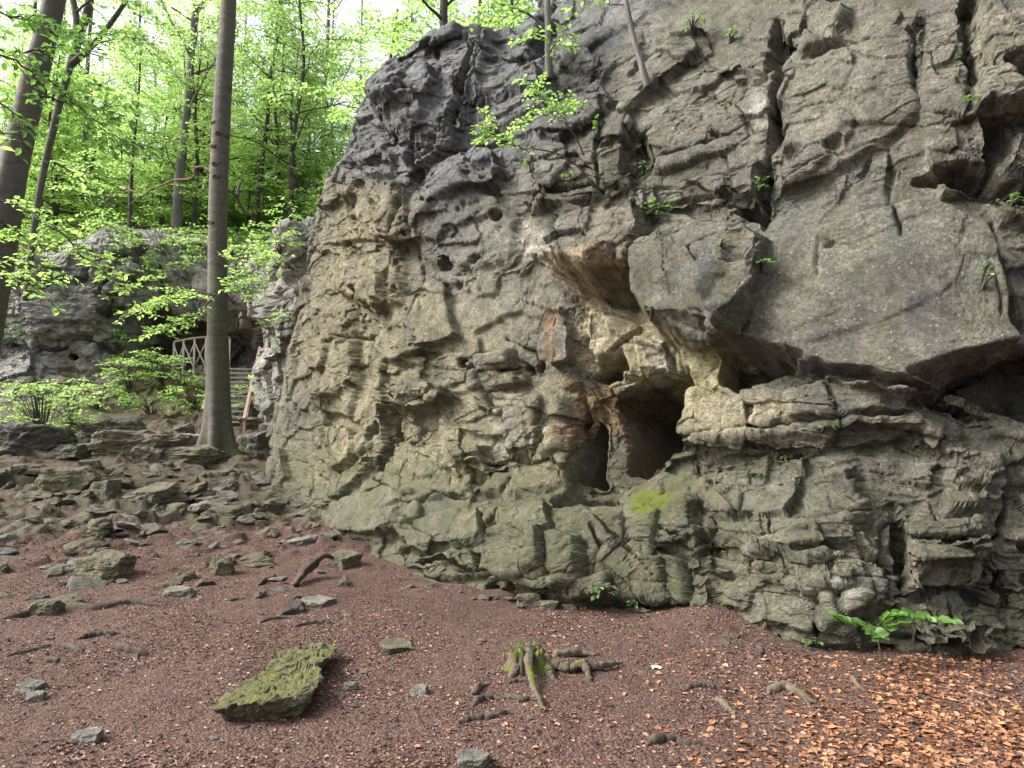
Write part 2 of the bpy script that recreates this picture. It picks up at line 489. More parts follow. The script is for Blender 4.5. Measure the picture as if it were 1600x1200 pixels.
def vsample(A, idx, axis):
    n = A.shape[axis]; i0 = np.clip(np.floor(idx).astype(int), 0, n - 2); f = idx - i0
    if A.ndim == 3: i0_ = i0[..., None]; f = f[..., None]
    else: i0_ = i0
    return np.take_along_axis(A, i0_, axis) * (1 - f) + np.take_along_axis(A, i0_ + 1, axis) * f
def box(A, k, axis):
    c = np.cumsum(np.concatenate([np.repeat(np.take(A, [0], axis), k + 1, axis), A, np.repeat(np.take(A, [-1], axis), k, axis)], axis), axis)
    n = A.shape[axis]; w = 2 * k + 1
    return (np.take(c, range(w, n + w), axis) - np.take(c, range(0, n), axis)) / w
def redistribute(fields, P, D, vis, nu2, nv2, k=1.6):
    """move grid lines towards steep relief and the visible part, so no face is stretched"""
    for axis, n2 in ((0, nv2), (1, nu2)):
        dP = np.linalg.norm(np.gradient(P, axis=axis), axis=-1) + 1e-6
        rho = dP * np.minimum(1 + k * np.abs(np.gradient(D, axis=axis)) / dP, 6) * vis
        for _ in range(3): rho = box(box(rho, 14, 1 - axis), 6, axis)
        cum = np.cumsum(rho, axis=axis); cum = cum - np.take(cum, [0], axis); cum = cum / np.take(cum, [-1], axis)
        tg = np.linspace(0, 1, n2); n = P.shape[axis]; m = P.shape[1 - axis]
        idx = np.empty((n2, m) if axis == 0 else (m, n2))
        ar = np.arange(n)
        for j in range(m):
            if axis == 0: idx[:, j] = np.interp(tg, cum[:, j], ar)
            else: idx[j, :] = np.interp(tg, cum[j, :], ar)
        fields = {q: vsample(A, idx, axis) for q, A in fields.items()}
        P, D, vis = fields['P'], fields['D'], fields['vis']
    return fields

# ============================================================ main cliff
K_TOP = 9.25
rows = [
 # k0          k1            k2            k3           k4           k5           k6           k7           k8           k9           k10
 [(560,16,0.3),(415,13.2,.3),(488,10.5,0.0),(596,8.3,-.25),(760,7.15,-.25),(900,6.5,-.25),(1050,6.15,-.25),(1200,5.5,-.25),(1400,5.2,-.25),(1570,5.15,-.25),(1900,5.2,-.25)],
 [(560,16.3,1.0),(418,13.3,1.0),(492,10.9,.65),(602,9.0,.5),(760,7.6,.45),(900,6.85,.45),(1050,6.4,.45),(1200,5.75,.45),(1400,5.35,.45),(1570,5.25,.45),(1900,5.3,.45)],
 [(560,16.5,1.9),(424,13.4,1.9),(500,11.4,1.7),(612,9.9,1.6),(760,8.75,1.5),(900,7.9,1.4),(1050,7.15,1.35),(1200,6.55,1.35),(1400,5.95,1.4),(1570,5.7,1.4),(1900,5.6,1.4)],
 [(590,17,4.0),(468,13.9,4.0),(530,12.0,4.0),(628,10.5,3.9),(760,9.3,3.7),(900,8.45,3.5),(1050,7.75,3.3),(1200,7.05,3.1),(1400,6.3,3.0),(1570,5.95,2.9),(1900,5.8,2.8)],
 [(620,17.3,6.3),(500,14.1,6.3),(565,12.5,6.3),(650,11.2,6.2),(770,10.2,6.0),(900,9.3,5.6),(1050,8.45,5.2),(1200,7.6,4.9),(1400,6.7,4.6),(1570,6.2,4.4),(1900,6.0,4.2)],
 [(700,17.3,8.2),(570,14.2,8.2),(615,12.9,8.3),(690,12.2,8.4),(790,11.9,8.4),(885,10.6,7.8),(1050,9.3,7.2),(1200,8.3,6.8),(1400,7.2,6.4),(1570,6.6,6.0),(1900,6.3,5.8)],
 [(740,17.6,9.0),(625,14.6,8.95),(655,13.4,9.0),(715,12.9,9.1),(800,12.9,9.15),(895,11.9,9.9),(1050,10.4,9.6),(1200,9.1,9.2),(1400,7.8,8.8),(1570,7.2,8.4),(1900,6.8,8.0)],
 [(760,20,9.0),(720,20,9.0),(740,20,9.1),(780,20,9.2),(840,20,9.4),(930,15.0,12.4),(1050,12.5,12.2),(1200,10.8,11.8),(1400,9.2,11.2),(1570,8.4,10.8),(1900,8.0,10.4)],
]
QS = 0.92
NU, NV = int(1150 * QS), int(900 * QS)
pt = Patch(rows, NU, NV)
P, N, S, H = pt.P, pt.N, pt.S, pt.H
px0, py0, _ = project(P)
def pmask(cx, cy, rx, ry, X=None, Yy=None):
    X = px0 if X is None else X; Yy = py0 if Yy is None else Yy
    return np.exp(-(((X - cx) / rx) ** 2 + ((Yy - cy) / ry) ** 2))
SLAB = [(1160,470),(1215,370),(1300,336),(1400,300),(1470,290),(1560,330),(1590,440),(1620,545),(1560,565),(1440,612),(1280,590),(1150,545)]
slab_in = poly_sdf(px0, py0, SLAB)
smooth_mask = np.clip(1.05 * smooth(-30, 30, slab_in), 0, 1)
D = coarse_relief(P, S, H, smooth_mask)
sw, hw = warped(S, H, P, 0.034, 2.6)
sw2, hw2 = warped(S, H, P, 0.009, 10.0); sw += sw2 - S; hw += hw2 - H
blocks = [
 # overhanging roof slab left of the nose, and the recess under it
 ([(832,360),(868,318),(930,296),(990,300),(1004,345),(990,380),(980,420),(930,428),(872,412),(826,394)], 0.46, 0.10, (0.0,-0.30)),
 ([(868,400),(920,418),(975,408),(975,438),(930,452),(885,434)], 0.14, 0.03),
 ([(862,436,0),(935,452,0),(985,436,0),(1000,486,0),(1048,524,0),(1068,600,0),(1066,640,0),(1060,692,0),(1020,734,0),(984,774,-.1),(900,774,0),(880,700,0),(880,620,0),(890,560,0),(905,505,0)], -0.42, 0.14, (-0.30,0.0)),
 # pale roof above the cave leans out again
 ([(925,490,-.3),(990,496,-.3),(1046,524,-.1),(1058,580,-.1),(1015,590,-.4),(985,600,-.4),(960,590,-.4),(930,560,-.4)], 0.26, 0.07),
 ([(996,530,-.3),(1040,535,-.3),(1050,584,-.3),(1018,596,-.3),(1002,582,-.3)], 0.14, 0.03),
 # deep cave, the black door at its left and the pillar between
 ([(976,642,-.6),(1006,606,-.5),(1066,578,0),(1072,640,0),(1064,694,0),(1034,728,-.1),(1012,748,-.6),(1002,748,-.6),(1000,690,-.6)], -2.8, 0.10),
 ([(934,690,-.5),(946,672,-.5),(958,682,-.5),(957,778,-.5),(920,778,-.5)], -1.7, 0.05),
 ([(940,578,-.4),(978,556,-.4),(988,585,-.4),(950,604,-.4),(932,594,-.4)], -0.5, 0.05),
 ([(958,612,-.5),(1000,600,-.5),(1012,622,-.5),(970,632,-.5)], 0.16, 0.03),
 # nose block
 ([(976,400),(1000,372),(1060,342),(1130,326),(1196,362),(1192,410),(1180,452),(1142,540),(1090,532),(1045,524),(1002,494),(980,462)], 0.58, 0.10, (0.0,-0.12)),
 ([(1000,395),(1060,372),(1120,360),(1180,380),(1170,440),(1130,500),(1060,490),(1005,450)], 0.10, 0.12),
 # great slab
 ([(1196,372),(1300,336),(1400,302),(1470,300),(1560,330),(1578,420),(1604,540),(1560,561),(1440,611),(1410,613),(1280,586),(1210,566),(1136,536),(1180,450)], 0.42, 0.045, (0,-0.06)),
 # dark recess right of it, and the niche below
 ([(1426,616),(1560,562),(1640,535),(1640,690),(1520,652)], -0.75, 0.12),
 ([(1148,572),(1206,568),(1284,590),(1244,612),(1180,634),(1146,612)], -0.6, 0.06),
 ([(1046,528),(1148,548),(1128,584),(1070,634),(1056,600)], -0.16, 0.06, (-0.35,0.1)),
 # ledge below
 ([(1058,636),(1150,617),(1240,616),(1292,592),(1400,618),(1482,650),(1492,685),(1400,672),(1200,684),(1058,692)], 0.17, 0.06),
 ([(1240,618),(1292,592),(1370,608),(1390,640),(1380,664),(1240,672)], 0.10, 0.07),
 # upper notches and columns
 ([(1140,322),(1202,346),(1200,366),(1162,354)], -0.42, 0.06),
 ([(1215,50),(1240,70),(1236,130),(1212,150)], -0.35, 0.07),
 ([(1240,100),(1330,60),(1430,22),(1436,170),(1380,215),(1300,260),(1212,290),(1218,190)], 0.13, 0.06),
 ([(1240,-20),(1320,-20),(1300,55),(1246,80)], 0.2, 0.07),
 ([(1442,34),(1506,30),(1512,150),(1540,200),(1545,290),(1470,300),(1440,250),(1434,160)], 0.14, 0.06),
 ([(1520,-40),(1700,-40),(1700,140),(1600,150),(1560,168),(1524,160)], 0.38, 0.06),
 ([(1530,165),(1600,146),(1660,150),(1660,196),(1556,206)], -0.45, 0.07),
 ([(1548,205),(1660,180),(1660,345),(1580,330),(1556,300)], 0.16, 0.06),
 ([(1436,310),(1500,288),(1572,312),(1610,345),(1575,338),(1500,326)], -0.55, 0.06),
 # left buttress head
 ([(575,140),(618,60),(700,26),(770,50),(756,100),(728,150),(696,195),(640,212),(596,196),(572,168)], 0.40, 0.34),
 ([(600,120),(640,112),(684,112),(672,128),(612,132)], -0.30, 0.06),
 ([(590,200),(690,196),(664,240),(622,240)], -0.2, 0.08),
 ([(760,60),(850,40),(856,150),(790,180),(730,200),(750,120)], 0.22, 0.09),
 ([(545,270),(640,280),(630,370),(570,372),(540,330)], 0.24, 0.06),
 ([(520,390),(610,380),(622,470),(560,480),(515,450)], 0.20, 0.10),
 ([(480,470),(540,470),(545,600),(480,640)], 0.12, 0.12),
 ([(640,300),(740,260),(800,330),(800,400),(700,420),(640,400)], 0.14, 0.14),
 # lobes and blocks of the left half
 ([(610,66),(666,31),(750,28),(848,42),(851,63),(701,66),(687,91),(624,112),(596,108)], 0.08, 0.16),
 ([(589,126),(680,115),(694,147),(680,175),(645,175),(600,171),(582,154)], 0.22, 0.07),
 ([(596,175),(673,171),(680,189),(659,206),(624,224),(610,210)], 0.16, 0.06),
 ([(697,112),(750,94),(848,105),(851,140),(785,150),(715,164),(694,140)], 0.17, 0.06),
 ([(624,224),(673,210),(701,189),(704,210),(669,238),(645,259),(624,248)], 0.24, 0.05),
 ([(557,241),(610,238),(613,273),(568,276)], 0.15, 0.04), ([(526,280),(550,280),(540,315),(526,308)], 0.12, 0.04),
 ([(659,255),(743,210),(785,259),(750,290),(687,315),(645,360),(638,332)], 0.16, 0.05, (0.15,0)),
 ([(743,282),(785,270),(785,315),(750,312)], -0.14, 0.06),
 ([(550,415),(596,422),(600,457),(589,492),(550,453)], 0.18, 0.05), ([(571,565),(591,558),(591,639),(575,653)], 0.13, 0.03),
 ([(480,530),(540,527),(543,590),(530,653),(487,639)], 0.14, 0.06), ([(487,660),(530,656),(540,705),(505,730),(484,712)], 0.18, 0.05),
 ([(540,677),(571,653),(571,695),(540,712)], 0.12, 0.04), ([(463,793),(505,751),(547,716),(575,712),(547,751),(498,790)], 0.15, 0.05),
 ([(704,551),(778,544),(781,562),(736,576),(704,565)], 0.24, 0.04), ([(697,611),(820,604),(848,625),(834,670),(750,681),(708,674)], 0.10, 0.05),
 ([(795,677),(841,663),(837,712),(795,716)], 0.12, 0.04), ([(701,695),(757,688),(753,723),(708,730)], 0.15, 0.03),
 ([(851,663),(890,660),(893,695),(855,723)], 0.1, 0.03),
 ([(982,213),(1031,213),(1027,235),(1005,255),(1000,285),(985,290)], -0.32, 0.05), ([(926,224),(982,213),(985,290),(930,280)], 0.16, 0.05),
 ([(989,297),(1181,245),(1178,297),(1066,315),(996,336)], 0.16, 0.06), ([(814,304),(880,245),(915,266),(926,287),(880,308),(824,329)], 0.16, 0.06),
 ([(1152,846),(1376,818),(1386,874),(1257,881),(1222,867),(1155,871)], 0.15, 0.04), ([(1392,815),(1406,830),(1412,920),(1396,925),(1398,870)], -0.12, 0.04),
 ([(1411,850),(1558,850),(1554,895),(1421,892)], 0.10, 0.04), ([(1274,895),(1330,895),(1327,916),(1278,915)], 0.10, 0.02),
 ([(1285,927),(1411,927),(1414,948),(1330,955),(1285,980)], 0.13, 0.04), ([(1180,955),(1271,962),(1267,990),(1180,976)], 0.12, 0.04),
 ([(1565,867),(1586,867),(1590,945),(1567,940)], -0.3, 0.04),
 # gully between the buttress and the right mass
 ([(846,20),(874,20),(880,120),(856,130),(840,90)], -0.5, 0.15),
 # lip with niches
 ([(590,592),(640,585),(690,598),(698,614),(656,632),(600,640)], 0.34, 0.05),
 ([(606,642),(652,634),(652,688),(608,694)], -0.22, 0.05),
 ([(656,632),(692,622),(690,692),(656,700)], -0.13, 0.05),
 ([(728,580),(792,575),(796,598),(730,606)], 0.17, 0.03),
 ([(734,566),(766,562),(766,577),(735,578)], -0.28, 0.04),
 ([(796,578),(812,574),(810,598),(796,600)], 0.12, 0.03),
 ([(690,690),(760,700),(760,740),(690,735)], 0.1, 0.04),
 ([(848,505),(866,472),(880,500),(882,566),(852,572)], 0.16, 0.04),
 ([(786,640),(888,600),(890,756),(800,770)], 0.12, 0.06),
 # apron slabs and the foot
 ([(470,800),(560,760),(640,760),(600,830),(500,850)], 0.12, 0.08),
 ([(600,820),(700,780),(780,770),(740,830),(640,860)], 0.16, 0.06),
 ([(770,776),(985,776),(1070,762),(1100,965),(850,945),(760,905)], 0.22, 0.10),
 ([(762,838),(805,828),(850,842),(915,852),(918,905),(890,925),(770,902)], 0.16, 0.04),
 ([(850,842),(915,852),(918,905),(852,910)], 0.06, 0.02),
 ([(880,915),(950,900),(955,930),(900,940)], 0.14, 0.03),
 ([(640,870),(740,850),(748,900),(660,905)], 0.12, 0.05),
 ([(1090,740),(1330,718),(1356,770),(1322,832),(1240,842),(1120,830)], 0.17, 0.10),
 ([(1180,840),(1350,830),(1390,880),(1380,930),(1180,900)], 0.10, 0.06),
 ([(1420,800),(1545,800),(1560,870),(1562,942),(1420,932)], 0.18, 0.06),
 ([(1480,690),(1570,700),(1590,780),(1480,790)], 0.14, 0.06),
 ([(1300,880),(1385,880),(1385,940),(1320,960)], 0.08, 0.04),
 ([(1130,990),(1300,1004),(1420,1008),(1600,1002),(1600,1050),(1130,1050)], -0.22, 0.07),
 ([(1440,985),(1490,978),(1496,1003),(1446,1006)], 0.26, 0.025),
 ([(1492,975),(1578,985),(1580,1006),(1500,1004)], 0.26, 0.025),
]
apply_blocks(pt, D, sw, hw, blocks)
cracks = [
 ([(519,523),(560,526),(592,522)], .03, .16), ([(645,541),(690,543)], .02, .14), ([(640,553),(694,552)], .02, .14), ([(610,572),(650,570)], .02, .12),
 ([(851,681),(841,723),(785,730),(732,758)], .025, .18), ([(778,523),(834,555),(837,576)], .02, .15), ([(1415,845),(1480,850),(1550,840)], .03, .2),
 ([(697,66),(690,100),(697,112),(760,96)], .03, .16), ([(600,171),(645,176),(680,174)], .03, .2), ([(596,108),(624,116),(690,106)], .04, .25),
 ([(800,330),(860,300),(930,285),(990,295)], .03, .18), ([(1000,340),(1070,318),(1180,300)], .02, .15), ([(930,282),(925,222),(940,180)], .03, .14),
 ([(880,245),(950,215),(1030,180),(1120,140)], .025, .14), ([(870,140),(950,110),(1040,60)], .025, .12), ([(640,372),(660,440),(640,520)], .02, .1),
 ([(1215,20),(1232,80),(1222,110),(1205,150),(1212,190),(1200,240),(1192,300),(1190,352)], 0.055, 0.38),
 ([(1514,-10),(1512,60),(1520,120),(1520,160)], 0.07, 0.5),
 ([(1534,190),(1550,215),(1552,270),(1562,312)], 0.06, 0.5),
 ([(1440,15),(1426,60),(1432,150),(1440,175)], 0.03, 0.22),
 ([(1388,225),(1392,330)], 0.018, 0.10), ([(1400,345),(1412,400)], 0.02, 0.10),
 ([(1298,402),(1294,470)], 0.014, 0.08), ([(1304,412),(1322,408)], 0.012, 0.08),
 ([(1552,345),(1570,420),(1590,480),(1600,520)], 0.035, 0.3), ([(1516,430),(1540,520)], 0.012, 0.07),
 ([(1060,692),(1110,683),(1240,674),(1360,662),(1430,650)], 0.03, 0.22),
 ([(1410,614),(1500,640),(1600,668)], 0.04, 0.4),
 ([(1130,545),(1210,573),(1280,593),(1400,618),(1450,622),(1560,572),(1610,552)], 0.05, 0.35),
 ([(756,80),(746,150),(715,200),(690,235),(656,268)], 0.06, 0.34),
 ([(668,225),(652,260),(642,310),(628,374)], 0.10, 0.75),
 ([(628,374),(560,372),(500,380)], 0.035, 0.15),
 ([(640,262),(560,262),(520,250)], 0.05, 0.18),
 ([(580,655),(574,700)], 0.05, 0.4), ([(600,650),(596,700),(588,748)], 0.06, 0.6),
 ([(748,790),(760,840),(764,905)], 0.04, 0.25),
 ([(893,590),(900,645),(892,700),(896,765)], 0.025, 0.16), ([(905,600),(925,640),(912,700),(916,768)], 0.02, 0.12),
 ([(805,560),(832,582)], 0.03, 0.2), ([(700,740),(780,725),(840,715)], 0.02, 0.14),
 ([(940,545),(960,525),(985,508),(988,500)], 0.025, 0.22),
 ([(1395,780),(1412,860),(1408,935)], 0.035, 0.3), ([(1566,760),(1572,850),(1580,930),(1590,1000)], 0.04, 0.35),
 ([(1420,862),(1490,868),(1560,850)], 0.025, 0.15), ([(1395,935),(1500,930),(1570,945)], 0.035, 0.25),
 ([(1240,880),(1330,876),(1390,890)], 0.03, 0.22), ([(1090,890),(1180,900),(1260,905)], 0.02, 0.15),
 ([(1300,705),(1390,696),(1440,680)], 0.022, 0.16), ([(1100,720),(1200,708),(1290,712)], 0.02, 0.13),
 ([(970,830),(1060,850),(1150,846)], 0.018, 0.12), ([(930,835),(945,870),(935,905)], 0.03, 0.18),
 ([(850,842),(854,910)], 0.015, 0.12), ([(1270,900),(1268,960),(1275,1000)], 0.03, 0.22),
 ([(600,800),(680,770),(760,770)], 0.02, 0.14), ([(500,790),(560,770),(600,750)], 0.02, 0.12),
 ([(620,890),(700,880),(755,900)], 0.03, 0.2),
 ([(1040,300),(1120,270),(1190,250)], 0.02, 0.1), ([(1000,270),(1100,230),(1180,190)], 0.025, 0.1),
 ([(1080,100),(1140,110),(1215,120)], 0.025, 0.14), ([(1225,290),(1300,245),(1400,225)], 0.014, 0.07),
 ([(1320,290),(1350,260),(1360,240)], 0.02, 0.1),
]
apply_cracks(pt, D, sw, hw, cracks)
pits = [(840,571,.07,.4),(692,412,.13,.3),(712,442,.09,.25),(1118,210,.08,.2),(1000,235,.16,.3),(985,250,.08,.2),(745,405,.09,.2),(610,120,.1,.2),
        (548,600,.07,.25),(775,335,.1,.2),(690,300,.12,.15),(1335,158,.025,.1),(1240,250,.16,.14),(1300,235,.1,.12),(1110,375,.07,.15),(1135,375,.05,.1),(470,430,.1,.2),(520,540,.09,.15)]
apply_pits(pt, D, sw, hw, pits)
D = np.where(py0 > 2000, 0, D)
D = 0.4 * D + 0.6 * box(box(D, 1, 0), 1, 1)
vis = np.where((px0 > -80) & (px0 < 1680) & (py0 > -80) & (py0 < 1080), 1.0, 0.3)
dist = np.linalg.norm(P - np.array([0, 0, CAMZ]), axis=-1); vis = vis * (7.0 / dist) ** 0.8
fl = redistribute({'P': P, 'N': N, 'D': D, 'vis': vis}, P, D, vis, NU, NV)
P, N, D = fl['P'], fl['N'], fl['D']
V = P + N * D[..., None]
px0, py0, _ = project(V)
slab_in = poly_sdf(px0, py0, SLAB)
reg = {
 'strata': np.clip(0.18 + 0.62 * smooth(640, 800, py0) * smooth(900, 1080, px0) + 0.4 * smooth(800, 860, py0) + 0.4 * pmask(700, 560, 120, 90) - 0.3 * pmask(1300, 450, 170, 140), 0.05, 1.2),
 'smooth': np.clip(1.05 * smooth(-30, 30, slab_in) + 0.6 * pmask(1330, 170, 160, 200) + 0.55 * pmask(1090, 430, 100, 90) + 0.7 * pmask(740, 500, 110, 60) + 0.6 * pmask(600, 320, 40, 50) + 0.6 * pmask(985, 520, 60, 60) + 0.7 * pmask(1100, 575, 60, 50) + 0.5 * pmask(900, 390, 90, 90) + 0.6 * pmask(860, 600, 30, 130) + 0.75 * pmask(560, 790, 90, 50) + 0.55 * pmask(700, 810, 90, 40) + 0.5 * pmask(1220, 770, 110, 45) + 0.4 * pmask(1260, 850, 90, 30) + 0.5 * pmask(630, 670, 50, 40) + 0.4 * pmask(1490, 830, 60, 40) + 0.6 * pmask(985, 520, 70, 70) + 0.7 * pmask(750, 35, 130, 28) + 0.45 * pmask(690, 140, 110, 80) + 0.4 * pmask(1090, 250, 110, 70) + 0.35 * pmask(720, 290, 70, 60) + 0.5 * pmask(860, 860, 160, 60)+ 0.3 * pmask(650, 480, 160, 120), 0, 0.95),
 'rough': np.clip(0.8 - 0.3 * smooth(600, 540, px0) + 0.15 * smooth(1150, 950, px0) * smooth(420, 200, py0) + 0.05 * smooth(700, 850, py0), 0.5, 1.5),
 'pits': np.clip(0.15 + 0.45 * smooth(760, 560, px0) * smooth(640, 480, py0) + 0.5 * pmask(700, 130, 150, 120) + 0.5 * pmask(660, 330, 140, 140) - 0.25 * smooth(1150, 1300, px0), 0, 1),
}
reg['strata'] = reg['strata'] * (1 - 0.93 * np.clip(1.2 * reg['smooth'], 0, 1))
N1 = normals(V, 6)
V = V + N1 * fine_relief(V, reg)[..., None]
pxc, pyc, _ = project(V)

# ---- stone colours: by area, a few with haze or brightness of light put in
tint = np.empty(V.shape, np.float32); tint[:] = (0.183, 0.177, 0.141)
def paint(w, c): 
    global tint
    w = np.clip(w, 0, 1)[..., None]; tint = tint * (1 - w) + np.array(c) * w
def area(pts, soft, X=pxc, Y=pyc):
    wn = 18 * fbm(V[..., 0] * 2.2, V[..., 1] * 2.2, V[..., 2] * 2.2 + 3, 3)
    return smooth(-soft, soft, poly_sdf(X + wn, Y + wn * 0.7, pts))
paint(area([(400,-60),(1060,-60),(900,190),(820,270),(700,330),(520,300),(440,420),(400,420)], 55) * 0.9, (0.158, 0.165, 0.176))  # blue-grey stone, its tint lightened to stand in for haze
paint(area([(520,290),(625,290),(640,420),(600,560),(560,740),(480,740),(470,560),(500,420)], 30) * 0.75, (0.262, 0.228, 0.135))
paint(area([(600,640),(880,600),(910,760),(590,760)], 35) * 0.65, (0.285, 0.258, 0.168))
paint(area([(640,420),(850,430),(840,560),(640,560)], 50) * 0.4, (0.25, 0.225, 0.165))
paint(area([(548,330),(600,320),(610,372),(570,375)], 14) * 0.7, (0.31, 0.235, 0.15))
paint(area([(430,480),(520,290),(640,300),(660,430),(820,560),(890,600),(910,770),(560,770),(430,740)], 40) * 0.55, (0.248, 0.224, 0.138))
paint(area([(820,350),(848,355),(870,412),(830,408),(805,395)], 8) * 0.9, (0.44, 0.41, 0.34))
paint(area([(850,392),(980,380),(985,450),(930,478),(870,440)], 14) * 0.9, (0.46, 0.35, 0.225))
paint(area([(880,300),(1000,320),(985,420),(900,380)], 20) * 0.3, (0.19, 0.14, 0.105))
paint(area([(915,470),(1000,486),(1056,528),(1060,592),(1010,604),(950,604),(912,570)], 9) * 0.97, (0.52, 0.46, 0.30))  # cream roof, tint raised in place of light entering from the front
paint(area([(1010,530),(1052,540),(1054,600),(1012,592)], 8) * 0.7, (0.47, 0.44, 0.40))
paint(area([(1046,530),(1148,545),(1180,565),(1150,610),(1062,640)], 10) * 0.85, (0.40, 0.36, 0.205))  # pale slab face, brightness of its left-lit side put into the colour
paint(area([(1056,630),(1230,610),(1240,660),(1060,690)], 16) * 0.75, (0.36, 0.32, 0.205))
paint(area([(895,600),(960,600),(1000,640),(960,680),(930,690),(900,690)], 10) * 0.75, (0.32, 0.20, 0.09))
paint(area([(860,660),(905,660),(905,700),(870,705)], 10) * 0.5, (0.28, 0.13, 0.09))
paint(area([(848,500),(866,472),(874,500),(872,568),(850,570)], 6) * 0.7, (0.34, 0.21, 0.13))
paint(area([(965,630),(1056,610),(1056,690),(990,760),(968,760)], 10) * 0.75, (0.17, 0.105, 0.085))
paint(area([(1240,560),(1440,580),(1400,605),(1290,588)], 20) * 0.6, (0.13, 0.125, 0.13))  # darker band along the lower edge of the great slab
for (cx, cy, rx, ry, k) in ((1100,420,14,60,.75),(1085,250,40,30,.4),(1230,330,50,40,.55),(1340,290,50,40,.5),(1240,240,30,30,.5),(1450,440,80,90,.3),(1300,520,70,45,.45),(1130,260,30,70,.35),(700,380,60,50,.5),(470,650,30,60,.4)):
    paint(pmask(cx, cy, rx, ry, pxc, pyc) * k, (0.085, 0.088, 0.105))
for (cx, cy, rx, ry, k) in ((1182,175,10,34,.8),(1195,165,6,20,.6),(1350,920,60,25,.5),(790,690,30,40,.4),(1290,930,40,20,.35)):
    paint(pmask(cx, cy, rx, ry, pxc, pyc) * k, (0.5, 0.49, 0.45))
paint(area([(1510,-60),(1700,-60),(1700,140),(1530,160)], 20) * 0.5, (0.27, 0.25, 0.19))
nz = np.gradient(V, axis=1); mz = np.gradient(V, axis=0)
NN = np.cross(nz, mz); NN /= np.linalg.norm(NN, axis=-1)[..., None] + 1e-9
up = np.clip(NN[..., 2], 0, 1)
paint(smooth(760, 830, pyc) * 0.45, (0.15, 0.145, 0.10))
lich = np.clip(0.25 + 0.75 * smooth(1000, 1250, pxc) * smooth(700, 560, pyc), 0, 1)
algae = np.clip(0.12 + 0.75 * smooth(620, 800, pyc) * smooth(1250, 1000, pxc) + 0.25 * smooth(650, 800, pyc) + 0.7 * pmask(560, 800, 110, 70, pxc, pyc) + 0.5 * pmask(1010, 750, 90, 60, pxc, pyc) + 0.35 * pmask(1080, 290, 110, 60, pxc, pyc), 0, 1) * (0.55 + 0.45 * up)
moss = np.clip(0.56 * pmask(1040, 775, 66, 38, pxc, pyc) + 0.45 * pmask(1000, 790, 40, 30, pxc, pyc) + 0.55 * pmask(1163, 965, 22, 16, pxc, pyc) + 0.5 * pmask(1075, 45, 25, 25, pxc, pyc) + 0.35 * up * smooth(700, 640, pxc) * smooth(80, 40, pyc), 0, 1)
tint = tint * 0.70
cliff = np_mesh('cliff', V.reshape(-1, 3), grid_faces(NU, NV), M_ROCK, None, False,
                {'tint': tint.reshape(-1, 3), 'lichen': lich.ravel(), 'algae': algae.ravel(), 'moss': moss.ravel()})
smf = reg['smooth'][:-1, :-1].ravel() > 0.55
smf |= reg['stretch'][:-1, :-1].ravel() < 0.75
cliff.data.polygons.foreach_set('use_smooth', smf)
tag(cliff, 'tall grey and tan limestone cliff with a dark cave mouth near its foot', 'cliff')
# ============================================================ ground
def softp(q, k=0.8):
    return k * np.log1p(np.exp(np.clip(q / k, -40, 40)))
def ground_q(x, y): return y - 8.0 - 0.35 * (x + 3.0)
def ground_base(x, y):
    q = ground_q(x, np.minimum(y, 30))
    h = 0.155 * softp(q) * smooth(9, 2, x)
    h = h - 0.05 * smooth(1.5, 4, x) * smooth(6, 3, y)
    d = np.hypot(x - 1.75, (y - 6.0) * 1.2)
    h = h + 0.14 * np.exp(-(d / 0.5) ** 2)
    return h
def ground_h(x, y, detail=True):
    x = np.asarray(x, float); y = np.asarray(y, float)
    h = ground_base(x, y)
    q = ground_q(x, y); rk = smooth(-0.6, 2.2, q) * smooth(8, 3, x)
    h = h + 0.05 * fbm(x * 0.5, y * 0.5, 1.5 + 0 * x, 3) + 0.016 * fbm(x * 2.6, y * 2.6, 4.2 + 0 * x, 3)
    if detail:
        wx = x + 0.08 * noise3(x * 3, y * 3, 0 * x); wy = y + 0.08 * noise3(x * 3 + 5, y * 3, 0 * x + 2)
        v, e, r = facets(wx, wy, 0.6, 0.45, 11, 0.9, 0.4)
        h = h + rk * 0.085 * np.maximum(v * 0.8, -0.25)
        v, e, r2 = facets(wx, wy, 0.22, 0.17, 12, 0.9, 0.4)
        h = h + rk * 0.04 * np.maximum(v, -0.3)
        h = h + 0.008 * fbm(x * 9, y * 9, 0 * x, 3)
        # rocky steps of the path beside the cliff
        st = smooth(1.4, 0.6, np.abs(x + 4.4)) * smooth(11.0, 11.6, y) * smooth(14.6, 13.4, y)
        t = h / 0.13; hs = (np.floor(t) + smooth(0.55, 1.0, t - np.floor(t))) * 0.13
        h = h * (1 - st) + hs * st
    return h
def gp(px, py, detail=False):
    d = ray(px, py); o = np.array([0, 0, CAMZ])
    t = np.linspace(2.0, 40, 1600); Q = o + d[None] * t[:, None]
    hh = ground_h(Q[:, 0], Q[:, 1], detail)
    k = np.nonzero(Q[:, 2] < hh)[0]
    k = k[0] if len(k) else len(t) - 1
    return Q[k]

